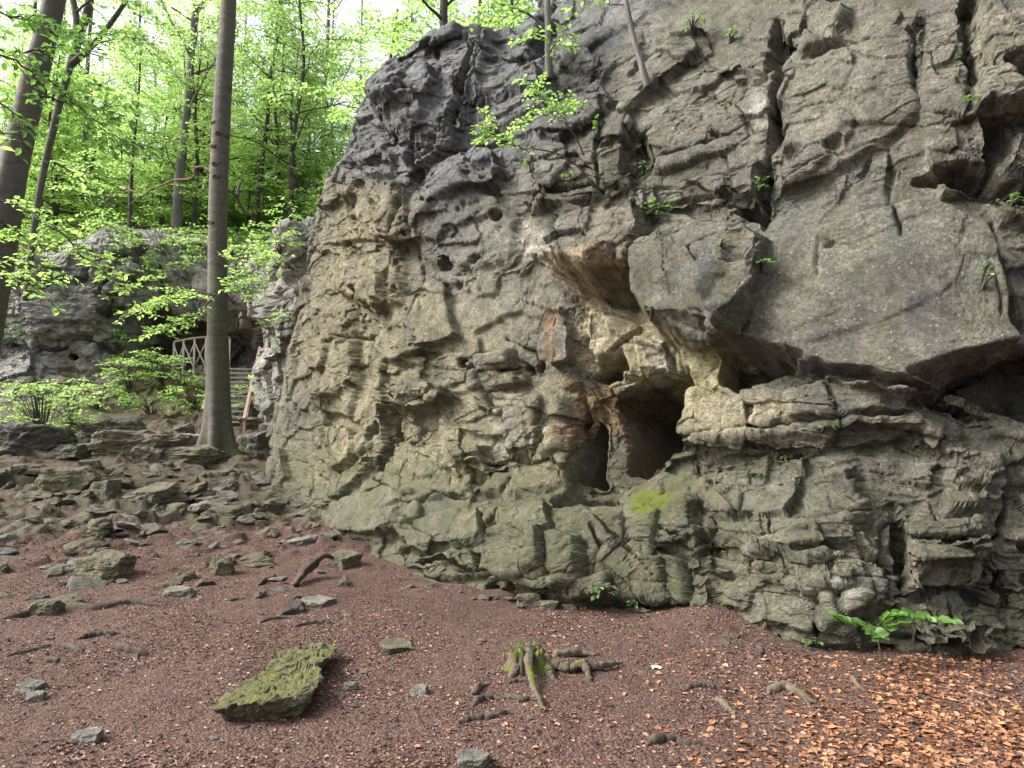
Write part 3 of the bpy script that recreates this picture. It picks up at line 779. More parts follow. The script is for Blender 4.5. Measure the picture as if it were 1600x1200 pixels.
def ground_material():
    t = NT('forest_floor')
    co = t.n('ShaderNodeTexCoord').outputs['Object']
    n1 = t.noise(0.9, 5, 0.6, co); n2 = t.noise(9, 6, 0.7, co, 0.5); n3 = t.noise(60, 4, 0.7, co)
    c = t.mix(t.rng(n1, 0.35, 0.65), (0.070, 0.045, 0.039), (0.11, 0.070, 0.060))
    c = t.mix(t.math('MULTIPLY', t.rng(n2, 0.35, 0.62), 0.75), c, (0.13, 0.082, 0.067))
    # crumbs of broken leaf
    v = t.n('ShaderNodeTexVoronoi'); v.inputs['Scale'].default_value = 62; v.inputs['Randomness'].default_value = 1.0; t.l(co, v.inputs['Vector'])
    sc = t.n('ShaderNodeSeparateColor'); t.l(v.outputs['Color'], sc.inputs[0])
    cr = t.ramp(sc.outputs[0], [(0.0, (0.04, 0.026, 0.023)), (0.35, (0.10, 0.062, 0.053)), (0.7, (0.18, 0.112, 0.09)), (1.0, (0.29, 0.19, 0.15))])
    c = t.mix(t.math('MULTIPLY', t.rng(n3, 0.35, 0.6), 0.85), c, cr)
    v2 = t.n('ShaderNodeTexVoronoi'); v2.inputs['Scale'].default_value = 26; t.l(co, v2.inputs['Vector'])
    s2 = t.n('ShaderNodeSeparateColor'); t.l(v2.outputs['Color'], s2.inputs[0])
    c = t.mix(t.math('MULTIPLY', t.math('GREATER_THAN', s2.outputs[1], 0.72), 0.45), c, (0.15, 0.085, 0.066))
    rk = t.math('GREATER_THAN', t.math('ADD', t.attr('rocky'), t.math('MULTIPLY', t.math('SUBTRACT', n2, 0.5), 0.9)), 0.62)
    rc = t.mix(t.noise(24, 6, 0.7, co), (0.07, 0.062, 0.045), (0.21, 0.19, 0.145))
    rc = t.mix(t.math('MULTIPLY', t.rng(t.noise(3.5, 5, 0.6, co), 0.48, 0.62), 0.6), rc, (0.085, 0.095, 0.025))
    c = t.mix(t.math('MULTIPLY', rk, 0.85), c, rc)
    hh = t.math('ADD', t.math('MULTIPLY', v.outputs['Distance'], -0.8), t.math('ADD', n3, t.math('MULTIPLY', sc.outputs[1], 0.8)))
    nr = t.bump(hh, 0.9, 0.02)
    c = t.mix(1.0, c, (0.74, 0.73, 0.71), 'MULTIPLY')
    t.pbr(c, 0.9, nr, 0.2)
    return t.m
M_GROUND = ground_material()

def axis(lo, hi, fine_lo, fine_hi, step, grow=1.09):
    a = list(np.arange(fine_lo, fine_hi, step)); s = step
    while a[-1] < hi: s *= grow; a.append(a[-1] + s)
    s = step; b = [fine_lo]
    while b[-1] > lo: s *= grow; b.append(b[-1] - s)
    return np.array(sorted(set(b[1:] + a)))
gx = axis(-125, 125, -9.5, 4.5, 0.032); gy = axis(-95, 145, 3.0, 16.5, 0.032)
GX, GY = np.meshgrid(gx, gy)
GZ = ground_h(GX, GY)
rkm = smooth(-0.8, 3.0, ground_q(GX, GY)) * smooth(5, 1, GX) * 0.66 + 0.25 * np.exp(-((GX + 4.3) / 1.2) ** 2 - ((GY - 12.6) / 1.6) ** 2)
rkm = rkm + 2.2 * (GZ - ground_h(GX, GY, False)) * smooth(0, 2, ground_q(GX, GY))
ground = np_mesh('ground', np.stack([GX, GY, GZ], -1).reshape(-1, 3), grid_faces(len(gx), len(gy)), M_GROUND, None, True, {'rocky': rkm.ravel()})
tag(ground, kind='structure')

# ============================================================ far rock wall with the cave and stairs
frows = [
 [(-260,20,1.0),(-60,19.5,1.0),(40,19.0,1.0),(130,19.2,1.0),(205,18.6,1.0),(260,18.3,1.0),(330,18.0,1.0),(395,18.6,1.0),(418,17.2,0.8),(462,16.4,0.8),(560,17,0.8)],
 [(-260,20.3,2.9),(-60,20,2.9),(40,19.8,2.9),(130,20,2.9),(205,19.8,2.8),(260,19.8,2.8),(330,19.9,2.8),(395,20.2,2.7),(420,17.5,2.8),(462,16.7,2.8),(560,17.1,2.8)],
 [(-260,20.6,4.0),(-60,20.3,4.0),(38,20.2,4.0),(130,20.5,3.9),(205,21,3.75),(260,21.2,3.62),(330,21.1,3.6),(392,21.0,3.6),(422,17.8,4.0),(462,17.0,4.0),(560,17.2,4.0)],
 [(-260,20.7,4.7),(-60,20.4,4.7),(42,20.3,4.7),(135,20.6,4.6),(215,21.6,4.2),(268,23.3,3.64),(330,23.5,3.64),(392,23.3,3.66),(424,18.0,4.7),(462,17.1,4.7),(560,17.3,4.7)],
 [(-260,20.9,5.4),(-60,20.6,5.4),(50,20.5,5.4),(140,20.7,5.4),(215,21.5,5.2),(268,23.2,5.0),(330,23.4,5.15),(392,23.2,5.2),(425,18.2,5.4),(464,17.2,5.4),(560,17.4,5.4)],
 [(-260,21.1,6.2),(-60,20.8,6.2),(58,20.8,6.2),(145,20.9,6.1),(220,21.2,5.9),(268,21.6,5.6),(330,21.5,5.5),(392,21.3,5.6),(426,18.5,6.1),(466,17.4,6.1),(560,17.5,6.1)],
 [(-260,21.8,6.6),(-60,21.5,6.7),(66,21.5,7.0),(150,21.7,7.9),(225,21.9,8.2),(270,22,8.0),(330,21.9,7.8),(395,21.5,7.5),(428,19.2,6.7),(470,18.0,7.0),(560,18,7.2)],
 [(-260,26,7.6),(-60,26,7.8),(66,26,8.2),(150,26,8.6),(225,26,8.7),(270,26,8.7),(330,26,8.7),(395,26,8.7),(430,24,8.6),(475,22,8.4),(560,21,8.2)],
]
p2 = Patch(frows, 460, 330)
P2, S2, H2 = p2.P, p2.S, p2.H
fx, fy, _ = project(P2)
z2 = np.zeros(fx.shape)
reg2 = {'strata': np.clip(0.5 + 0.6 * smooth(240, 120, fx), 0, 1), 'smooth': 0.15 + z2 + 0.5 * pmask(370, 500, 60, 60, fx, fy), 'rough': 1.2 + z2, 'pits': 0.6 + z2}
D2 = 1.6 * coarse_relief(P2 * 0.8, S2 * 0.8, H2 * 0.8, z2)
sw, hw = warped(S2, H2, P2, 0.05, 2.0)
apply_blocks(p2, D2, sw, hw, [
 ([(20,470),(60,400),(200,380),(230,430),(160,470),(150,520),(60,530)], 0.35, 0.12), ([(-10,400),(70,395),(80,440),(10,450)], 0.5, 0.12),
 ([(40,470),(90,440),(150,450),(160,500),(60,530)], 0.2, 0.1),
 ([(340,470),(400,470),(404,520),(370,545),(350,520)], 0.4, 0.15),
 ([(406,500),(440,490),(445,580),(410,600)], 0.2, 0.1), ([(420,350),(470,345),(470,420),(425,430)], 0.3, 0.15),
 ([(430,450),(470,440),(470,540),(435,545)], 0.2, 0.15)])
apply_cracks(p2, D2, sw, hw, [([(405,470),(406,520),(402,580)], 0.14, 1.2), ([(0,535),(90,540),(200,560)], 0.08, 0.3), ([(60,470),(130,440),(230,420)], 0.08, 0.3), ([(230,380),(180,430),(150,470)], 0.08, 0.3)])
apply_pits(p2, D2, sw, hw, [(112,550,.17,1.0), (160,575,.25,.35), (185,560,.15,.2)])
V2 = P2 + p2.N * D2[..., None]
V2 = V2 + normals(V2, 4) * (1.3 * fine_relief(V2 * 0.75, reg2))[..., None]
ax, ay, _ = project(V2)
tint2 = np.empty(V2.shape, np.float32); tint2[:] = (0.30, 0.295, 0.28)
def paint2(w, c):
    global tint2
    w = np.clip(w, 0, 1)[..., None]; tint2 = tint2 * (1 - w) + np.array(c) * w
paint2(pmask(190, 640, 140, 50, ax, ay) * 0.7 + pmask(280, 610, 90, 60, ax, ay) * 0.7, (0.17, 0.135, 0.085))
paint2(pmask(105, 570, 18, 40, ax, ay) * 0.7, (0.33, 0.26, 0.16))
paint2(pmask(330, 520, 90, 40, ax, ay) * 0.6, (0.20, 0.155, 0.10))
paint2(pmask(440, 400, 50, 60, ax, ay) * 0.5, (0.24, 0.205, 0.15)); paint2(pmask(40, 420, 40, 30, ax, ay) * 0.6, (0.24, 0.22, 0.19))
nn2 = normals(V2, 1)
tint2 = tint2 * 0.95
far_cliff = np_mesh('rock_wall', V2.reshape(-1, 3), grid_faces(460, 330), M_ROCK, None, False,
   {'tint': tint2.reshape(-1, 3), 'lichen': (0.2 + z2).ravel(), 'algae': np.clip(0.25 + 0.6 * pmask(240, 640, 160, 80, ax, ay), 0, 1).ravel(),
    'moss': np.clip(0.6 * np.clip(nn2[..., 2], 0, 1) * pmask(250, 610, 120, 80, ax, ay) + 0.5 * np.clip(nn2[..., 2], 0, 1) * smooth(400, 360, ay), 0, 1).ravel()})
tag(far_cliff, 'dark grey limestone wall in the background with an overhung grotto behind the railing', 'cliff')

# ============================================================ wooded slope above the walls
hx = axis(-125, 125, -26, 30, 0.45); hy = axis(22.0, 145, 22.4, 60, 0.45)
HX, HY = np.meshgrid(hx, hy)
def hill_h(x, y):
    return 8.0 + 0.23 * (y - 22) * smooth(300, 60, y) + 0.5 * fbm(x * 0.12, y * 0.12, 0 * x, 3) + 0.12 * fbm(x * 0.9, y * 0.9, 0 * x + 3, 3) - 2.2 * smooth(24.5, 22.4, y)
HZ = hill_h(HX, HY)
t = NT('woodland_floor'); co = t.n('ShaderNodeTexCoord').outputs['Object']
t.pbr(t.mix(t.rng(t.noise(1.2, 6, 0.65, co), 0.35, 0.6), (0.07, 0.085, 0.022), (0.09, 0.055, 0.035)), 0.95, t.bump(t.noise(5, 6, 0.7, co), 0.8, 0.1), 0.1)
hill = np_mesh('hillside', np.stack([HX, HY, HZ], -1).reshape(-1, 3), grid_faces(len(hx), len(hy)), t.m)
tag(hill, kind='structure')
# ============================================================ stones
def icosphere(sub):
    t = (1 + 5 ** 0.5) / 2
    V = [(-1,t,0),(1,t,0),(-1,-t,0),(1,-t,0),(0,-1,t),(0,1,t),(0,-1,-t),(0,1,-t),(t,0,-1),(t,0,1),(-t,0,-1),(-t,0,1)]
    Fc = [(0,11,5),(0,5,1),(0,1,7),(0,7,10),(0,10,11),(1,5,9),(5,11,4),(11,10,2),(10,7,6),(7,1,8),(3,9,4),(3,4,2),(3,2,6),(3,6,8),(3,8,9),(4,9,5),(2,4,11),(6,2,10),(8,6,7),(9,8,1)]
    V = [np.array(v, float) / np.linalg.norm(v) for v in V]
    for _ in range(sub):
        mid = {}; nf = []
        def m(a, b):
            k = (min(a, b), max(a, b))
            if k not in mid:
                v = V[a] + V[b]; V.append(v / np.linalg.norm(v)); mid[k] = len(V) - 1
            return mid[k]
        for a, b, c in Fc:
            ab, bc, ca = m(a, b), m(b, c), m(c, a)
            nf += [(a, ab, ca), (b, bc, ab), (c, ca, bc), (ab, bc, ca)]
        Fc = nf
    return np.array(V), np.array(Fc)
ICO = {k: icosphere(k) for k in (3, 4, 5)}
def stone_shape(seed, sub=4, planes=16, size=(1, 1, 0.6), noise=0.05, boxy=0.0):
    """angular broken block: directions clipped by random planes, then roughened"""
    V, Fc = ICO[sub]; r = np.random.default_rng(seed)
    n = r.normal(size=(planes, 3)); n /= np.linalg.norm(n, axis=1)[:, None]
    d = r.uniform(0.62, 1.0, planes)
    if boxy:
        ax_ = np.eye(3); ax_ = np.concatenate([ax_, -ax_]) + r.normal(size=(6, 3)) * 0.16
        ax_ /= np.linalg.norm(ax_, axis=1)[:, None]
        n = np.concatenate([n, ax_]); d = np.concatenate([d * 1.25, np.full(6, 0.72)])
    dot = V @ n.T
    rad = np.min(np.where(dot > 0.05, d[None] / np.maximum(dot, 0.05), 9), axis=1)
    rad = np.minimum(rad, 1.35)
    W = V * rad[:, None]
    s = seed * 1.7
    k = noise * (fbm(W[:, 0] * 2.2 + s, W[:, 1] * 2.2, W[:, 2] * 2.2, 4) + 0.35 * ridged(W[:, 0] * 3 + s, W[:, 1] * 3, W[:, 2] * 5, 3))
    W = W * (1 + k)[:, None]
    lay = np.floor(W[:, 2] * 5 + 0.4 * noise3(W[:, 0] * 1.5 + s, W[:, 1] * 1.5, W[:, 2] * 0.5))
    W[:, :2] *= (1 + 0.5 * noise * noise3(lay * 3.3 + s, lay * 0 + W[:, 0], W[:, 1])) [:, None]
    return W * np.array(size), Fc
def stone_mesh(name, W, Fc, tint, moss=0.0, algae=0.3, lich=0.4, loc=(0, 0, 0), rz=0, tilt=(0, 0)):
    n = np.zeros(W.shape)
    fn = np.cross(W[Fc[:, 1]] - W[Fc[:, 0]], W[Fc[:, 2]] - W[Fc[:, 0]])
    for i in range(3): np.add.at(n, Fc[:, i], fn)
    n /= np.linalg.norm(n, axis=1)[:, None] + 1e-9
    tt = np.tile(np.array(tint), (len(W), 1)); up = np.clip(n[:, 2], 0, 1)
    o = np_mesh(name, W, Fc, M_STONE, None, False, {'tint': tt * (1 + 0.25 * noise3(W[:, 0] * 4, W[:, 1] * 4, W[:, 2] * 4))[:, None], 'moss': moss * (0.35 + 0.65 * up), 'algae': np.full(len(W), algae), 'lichen': np.full(len(W), lich)})
    o.location = loc; o.rotation_euler = (tilt[0], tilt[1], rz)
    return o
M_STONE = rock_material('loose_stone', scale=2.2)
GREY = (0.13, 0.123, 0.108); OLIVE = (0.122, 0.107, 0.078); PALE = (0.175, 0.165, 0.145); DARK = (0.10, 0.097, 0.088)

def px_stone(seed, x0, x1, ytop, ybot, name, label, tint=GREY, moss=0.0, algae=0.3, lich=.4, depth=0.9, boxy=0.35, rz=0.0, sub=4, tilt=(0, 0), cat='boulder', group=None, noise=0.11, planes=18):
    g = gp((x0 + x1) / 2, ybot)
    sc = g[1] / F; w_ = (x1 - x0) * sc / 2; hgt = (ybot - ytop) * sc
    W, Fc = stone_shape(seed, sub, planes, (w_ / 0.86, w_ * depth / 0.86, hgt * 0.72), noise, boxy)
    o = stone_mesh(name, W, Fc, tint, moss, algae, lich, (g[0], g[1] + w_ * depth * 0.6, ground_h(g[0], g[1] + w_ * depth * 0.6, False) + hgt * 0.16), rz, tilt)
    return tag(o, label, cat, group)

B = [
 (11,-30,92,655,708,'big dark grey boulder at the left edge beside the low shrub',DARK,.2,.2),
 (12,128,216,648,692,'grey flat topped boulder standing just behind the long slanted slab',GREY,.1,.2),
 (13,138,268,664,722,'long tan slab leaning to the left in the boulder group',OLIVE,.1,.3),
 (14,204,250,690,726,'upright pointed grey slab wedged between two flat boulders',GREY,.0,.2),
 (15,222,330,694,726,'low broad boulder just left of the big beech trunk',OLIVE,.1,.3),
 (16,262,318,672,698,'pale thin slab lying behind the low broad boulder',PALE,.0,.1),
 (17,44,128,720,772,'mossy angular boulder in front of the long root on the left slope',OLIVE,.42,.6),
 (18,368,412,668,706,'grey boulder right of the foot of the big beech',GREY,.05,.2),
 (19,372,420,650,672,'stone block at the foot of the wooden stairs',OLIVE,.3,.5),
 (20,115,150,712,745,'small rounded boulder right of the mossy angular boulder',OLIVE,.2,.4),
 (21,70,140,690,716,'low dark boulder under the green shrub at the left',DARK,.2,.3),
 (22,270,300,658,684,'small grey boulder behind the thin pale slab',GREY,.1,.3),
 (23,136,176,744,780,'slanted grey stone below the boulder group',GREY,.1,.4),
 (24,196,262,760,792,'low brown rock half buried in the slope below the beech',OLIVE,.2,.4),
 (25,330,362,862,898,'small upright mossy stone standing alone on the slope',OLIVE,.5,.6),
 (26,120,190,862,902,'flat mossy rock on the left slope with a darker lip',OLIVE,.4,.6),
 (27,250,298,917,932,'pale weathered stone pushed into the slope',PALE,.15,.3),
 (28,40,86,936,962,'small mossy stone above the long dark root',OLIVE,.5,.6),
 (29,512,556,858,888,'greenish block close to the foot of the cliff at its left end',OLIVE,.2,.5),
 (30,596,646,1006,1020,'flat rough stone in the brown litter left of the stump',OLIVE,.3,.4),
 (31,462,516,936,948,'broad flat pale stone set level in the ground',PALE,.05,.2),
 (32,38,64,1084,1098,'tiny pale grey stone at the lower left',PALE,0,.1),
 (33,104,148,1142,1162,'flat pale grey stone near the bottom left corner',PALE,0,.1),
 (34,20,58,1070,1084,'small flat grey stone at the left edge of the clearing',GREY,0,.1),
 (35,536,558,1066,1080,'round whitish stone right of the mossy slab',PALE,.0,.2),
 (36,640,668,1072,1086,'low pale stone left of the dead roots',PALE,0,.1),
 (37,712,764,1182,1204,'half buried dark stone at the bottom edge',GREY,.1,.3),
 (38,806,850,926,948,'loose flat block leaning on the foot of the cliff',OLIVE,.05,.4),
 (39,842,872,936,952,'small flat stone at the foot of the cliff above the stump',OLIVE,.05,.3),
]
for (sd_, x0, x1, yt, yb, lab, tn, ms, al) in B:
    px_stone(sd_, x0, x1, yt, yb, 'boulder' if x1 - x0 > 60 else 'stone', lab, tn, ms, al, cat='boulder' if x1 - x0 > 60 else 'stone', rz=(sd_ * 1.3) % 0.8 - 0.4, sub=5 if x1 - x0 > 60 else 4)
# dark sharp flake
px_stone(60, 438, 476, 942, 960, 'stone', 'dark sharp edged flake of stone lying on the brown litter', (0.05, 0.045, 0.045), 0, 0, .1, cat='stone')

# the mossy slab in the foreground
c0 = gp(400, 1118)
def mossy_slab():
    n = 5
    W, Fc = stone_shape(77, 5, 3, (1, 1, 1), 0.035, 1.0)
    x, y, z = W.T / 0.74
    yy = (y + 1) / 2                                   # 0 near .. 1 far
    halfw = 0.195 - 0.055 * yy + 0.015 * np.sin(yy * 9)
    cx = -1.43 - 0.02 * yy
    X = cx + x * halfw + 0.06 * (1 - yy) * 0
    Yy = 4.03 + 1.06 * yy + 0.07 * x * (1 - yy)
    Z = 0.045 + z * (0.078 + 0.0 * yy) + 0.02 * x * (1 - yy)
    Vv = np.stack([X, Yy, Z], -1)
    Vv += 0.022 * np.stack([fbm(Vv[:, 0] * 7 + k * 5, Vv[:, 1] * 7, Vv[:, 2] * 9, 4) for k in range(3)], -1)
    lay = np.floor(Vv[:, 2] / 0.035)
    v, e, r = facets(Vv[:, 0], Vv[:, 1], 0.19, 0.13, 31, 0.9, 0.5)
    Vv[:, 2] += 0.012 * v * np.clip(z * 2, 0, 1)
    Vv += 0.008 * np.stack([fbm(Vv[:, 0] * 25 + k * 5, Vv[:, 1] * 25, Vv[:, 2] * 30, 3) for k in range(3)], -1)
    return Vv, Fc
W, Fc = mossy_slab()
base = np.array([-1.45, 4.5, 0.0]); base[2] = float(ground_h(base[0], base[1], False))
o = stone_mesh('mossy_boulder', W - np.array([base[0], base[1], 0.0]), Fc, (0.115, 0.10, 0.068), 0.63, 0.55, .3, tuple(base))
tag(o, 'long low slab of rock covered in bright green moss lying in the clearing', 'boulder')

# small stones strewn over the slope : individual copies of eight shapes
protos = []
for k in range(8):
    W, Fc = stone_shape(200 + k, 3, 16, (1, 0.8, 0.34 + 0.05 * (k % 3)), 0.13, 0)
    o = stone_mesh('loose_stone', W, Fc, [OLIVE, GREY, OLIVE, PALE, OLIVE, OLIVE, GREY, OLIVE][k], [.3, 0, .45, 0, .2, .35, .1, .2][k], [.5, .2, .6, .1, .4, .5, .3, .5][k])
    protos.append(o)
r = np.random.default_rng(21); used = [False] * 8; n_st = 0
KIND = ['greenish', 'grey', 'mossy', 'pale', 'olive', 'mossy', 'grey', 'olive']
tries = 0
while n_st < 290 and tries < 4000:
    tries += 1
    py = 735 + 210 * r.random() ** 1.25; px = -10 + 560 * r.random() ** 1.15
    if px > 520 - (py - 760) * 0.2 and py < 850: continue
    if r.random() > smooth(960, 790, py) * 0.9 + 0.12: continue
    g = gp(px, py)
    if g[1] > 15: continue
    k = int(r.integers(0, 8)); 
    o = protos[k] if not used[k] else protos[k].copy()
    if used[k]: COL.objects.link(o)
    used[k] = True
    s = (6 + 24 * r.random() ** 2.0) * g[1] / F
    o.location = (g[0], g[1], float(ground_h(g[0], g[1])) - s * 0.02)
    o.rotation_euler = (r.normal() * 0.2, r.normal() * 0.2, r.random() * 6.28)
    o.scale = (s, s * (0.7 + 0.5 * r.random()), s * (0.8 + 0.5 * r.random()))
    tag(o, 'small angular stone among the many strewn over the slope left of the cliff', 'stone', 'stones strewn over the left slope'); n_st += 1
for i in range(46):
    px = 420 + 480 * r.random() if i < 30 else 900 * r.random(); py = 960 + 200 * r.random() ** 1.3
    g = gp(px, py); k = int(r.choice([1, 3, 3, 6])); o = protos[k].copy(); COL.objects.link(o)
    s = (3.5 + 5 * r.random() ** 2) * g[1] / F
    o.location = (g[0], g[1], float(ground_h(g[0], g[1])) + s * 0.15); o.rotation_euler = (0, 0, r.random() * 6.28); o.scale = (s, s, s)
    tag(o, 'tiny pale pebble lying in the brown litter of the flat foreground', 'pebble', 'pebbles in the foreground litter')
FOOT = [(505,842),(545,868),(600,892),(650,908),(710,920),(770,932),(822,946),(900,946),(960,952),(1040,958),(1100,985),(1150,1002)]
for i in range(22):
    f = r.random() * (len(FOOT) - 1); k0 = int(f); px = FOOT[k0][0] + (FOOT[k0 + 1][0] - FOOT[k0][0]) * (f - k0); py = FOOT[k0][1] + (FOOT[k0 + 1][1] - FOOT[k0][1]) * (f - k0) + r.normal() * 5 + 3
    g = gp(px, py); k = int(r.choice([0, 1, 4, 7])); o = protos[k].copy(); COL.objects.link(o)
    s = (7 + 15 * r.random() ** 1.8) * g[1] / F
    o.location = (g[0], g[1], float(ground_h(g[0], g[1])) + s * .05); o.rotation_euler = (r.normal() * .15, r.normal() * .15, r.random() * 6.28); o.scale = (s, s * .7, s * .9)
    tag(o, 'broken piece of rock lying along the foot of the big cliff', 'stone', 'broken rock at the cliff foot')
# white scrap of paper
me = MB(); g = gp(1026, 1046); n = 7
xx, yy = np.meshgrid(np.linspace(-1, 1, n), np.linspace(-1, 1, n))
zz = 0.35 + 0.35 * noise3(xx * 1.5, yy * 1.5, xx * 0 + 2)
me.add(np.stack([xx.ravel() * 0.032, yy.ravel() * 0.022, zz.ravel() * 0.03], -1), grid_faces(n, n))
t = NT('white_paper'); t.pbr((0.75, 0.75, 0.78), 0.8)
o = me.build('paper_scrap', t.m, None, True, (g[0], g[1], float(ground_h(g[0], g[1])))); tag(o, 'crumpled white scrap of paper on the ground right of the stump', 'litter')

# ============================================================ dead stump and roots
def bark_material(name, c1, c2, moss=0.0, sc=1.0):
    t = NT(name); co = t.n('ShaderNodeTexCoord').outputs['Object']
    mp = t.n('ShaderNodeMapping'); mp.inputs['Scale'].default_value = (1, 1, 0.22); t.l(co, mp.inputs[0])
    n1 = t.noise(22 * sc, 6, 0.7, mp.outputs[0], 0.3); n2 = t.noise(3 * sc, 5, 0.6, co)
    c = t.mix(t.rng(n1, 0.3, 0.7), c1, c2)
    c = t.mix(t.math('MULTIPLY', t.rng(n2, 0.42, 0.65), 0.5), c, tuple(0.55 * v for v in c1))
    if moss:
        g = t.n('ShaderNodeNewGeometry'); sx = t.n('ShaderNodeSeparateXYZ'); t.l(g.outputs['Normal'], sx.inputs[0])
        m = t.math('GREATER_THAN', t.math('ADD', t.math('MULTIPLY', sx.outputs[2], 0.35), t.noise(9, 5, 0.7, co)), 1.0 - moss)
        c = t.mix(m, c, t.mix(t.noise(60, 3, 0.6, co), (0.05, 0.07, 0.01), (0.14, 0.16, 0.02)))
    t.pbr(c, 0.9, t.bump(n1, 0.9, 0.02 / sc), 0.2)
    return t.m
M_ROOT = bark_material('weathered_root', (0.04, 0.032, 0.026), (0.10, 0.08, 0.063))
M_DEAD = bark_material('dead_wood', (0.06, 0.048, 0.037), (0.18, 0.148, 0.11), 0.12)

def wander(pts, n, amp, seed):
    pts = np.asarray(pts, float); t = np.linspace(0, len(pts) - 1, n)
    Q = catmull(pts, t); k = np.linspace(0, n * 0.35, n)
    L = np.linalg.norm(pts[-1] - pts[0])
    return Q + amp * np.stack([noise3(k + seed, k * 0 + 3.3 * j, k * 0 + seed) for j in range(3)], -1)
def ground_root(pxs, r0, r1, label, lift=0.0, seed=1, mat=None, name='root', cat='tree root', group=None, sides=9):
    pts = []
    for (px, py) in pxs:
        g = gp(px, py); pts.append(g)
    pts = wander(pts, 9 * len(pxs), 0.02, seed)
    n = len(pts); tt = np.linspace(0, 1, n)
    rad = .85 * (r0 + (r1 - r0) * tt); rad = rad * (1 + 0.22 * noise3(tt * 3 + seed, 0 * tt, 0 * tt)) * np.clip(np.minimum(tt, 1 - tt) * 5 + 0.12, 0, 1) * 1.0
    pts[:, 2] = ground_h(pts[:, 0], pts[:, 1], False) + lift * .6 + rad * (-0.1 + 0.9 * noise3(tt * 2.2 + seed * 2.1, 0 * tt + 1, 0 * tt)) - 0.01 * (np.abs(tt - .5) * 2) ** 3 
    m = MB(); b = pts[n // 2].copy(); m.tube(pts - b, rad, 14, True, 0.3, 1.25, seed)
    if n > 18:
        for i0, sg in ((int(n * .45), 1), (int(n * .7), -1)):
            dv = pts[i0 + 2] - pts[i0]; dv /= np.linalg.norm(dv); sv = np.array([-dv[1], dv[0], 0]) * sg; ln = 5 * r0 + .05
            q = pts[i0] + np.outer(np.linspace(0, 1, 7), dv * .8 + sv * .7) * ln; q = q + .012 * noise3(np.arange(7) * .6 + seed, np.zeros(7), np.zeros(7))[:, None]
            q[:, 2] = np.minimum(q[:, 2], pts[i0][2]); q[:, 2] = np.linspace(pts[i0][2], ground_h(q[-1, 0], q[-1, 1], False) - .02, 7)
            m.tube(q - b, np.linspace(rad[i0] * .6, .003, 7), 8, False, .3, 1, seed)
    o = m.build(name, mat or M_ROOT, None, True, tuple(b)); return tag(o, label, cat, group)
ground_root([(0,968),(40,962),(80,948),(150,952),(200,944),(246,948)], .045, .035, 'longest dark root running level across the left slope', .02, 3)
ground_root([(124,1000),(150,994),(190,992)], .03, .02, 'short dark root just below the long one on the left slope', .015, 4)
ground_root([(10,1026),(50,1018),(82,1010)], .022, .012, 'thin dark root near the left edge of the clearing', .012, 5)
ground_root([(92,1008),(116,1016),(132,1022)], .025, .02, 'thin forked root beside the left edge root', .012, 6)
ground_root([(176,1012),(200,1018),(232,1026)], .04, .025, 'thick gnarled root left of the mossy slab', .02, 7)
ground_root([(62,1030),(90,1036),(124,1032)], .025, .02, 'half buried grey root at the left of the clearing', .01, 8)
ground_root([(400,974),(440,968),(480,964)], .02, .015, 'slim root behind the mossy slab', .01, 9)
ground_root([(458,980),(490,974),(524,974)], .026, .015, 'dark root just behind the far end of the mossy slab', .012, 10)
ground_root([(404,916),(420,906),(432,900)], .03, .02, 'short dark root left of the fallen wood on the slope', .015, 11)
ground_root([(370,1140),(400,1136),(430,1132)], .012, .008, 'thin black twig at the near edge of the mossy slab', .004, 12)
ground_root([(735,1105),(760,1096),(800,1094),(834,1097)], .026, .02, 'dark curved root just left of the long stump root', .016, 13)
ground_root([(712,1136),(740,1126),(772,1122),(802,1112)], .022, .018, 'black root lying below the curved one left of the stump', .014, 14)
ground_root([(790,1070),(810,1066),(832,1068)], .014, .012, 'thin root under the stump', .008, 15)
ground_root([(1068,1080),(1090,1074),(1120,1076),(1156,1082)], .025, .015, 'dark half buried root right of the stump', .012, 16)
ground_root([(1196,1086),(1226,1078),(1250,1088),(1282,1102)], .034, .02, 'forked brown root in the right foreground', .02, 17, M_DEAD)
ground_root([(1118,1092),(1136,1108),(1158,1124)], .02, .012, 'mossy thin root pointing to the bottom right', .012, 18, M_DEAD)
ground_root([(1010,1166),(1050,1160),(1090,1164)], .03, .02, 'broad grey root at the bottom of the clearing', .014, 19)
ground_root([(1330,1060),(1342,1074),(1356,1084)], .02, .012, 'short stick beside the orange leaves', .012, 20, M_DEAD)
ground_root([(1184,1010),(1190,1020),(1186,1030)], .018, .012, 'small stub of root in the soil bank near the cliff', .012, 26)
ground_root([(740,1085),(746,1080),(752,1074)], .028, .018, 'broken root stub left of the stump', .03, 21, M_DEAD)
ground_root([(640,905),(680,912),(740,920)], .03, .02, 'root along the foot of the cliff', .015, 22)
ground_root([(0,690),(60,712),(120,716),(190,712),(232,716)], .10, .06, 'thick mossy root crossing in front of the boulder group', .05, 23, M_DEAD)
ground_root([(0,770),(30,752),(52,744),(60,736)], .05, .03, 'pale bare root at the left edge of the slope', .04, 24, M_DEAD)
ground_root([(380,745),(420,758),(470,762)], .05, .03, 'root winding over the rocky steps beside the cliff', .03, 25, M_DEAD)
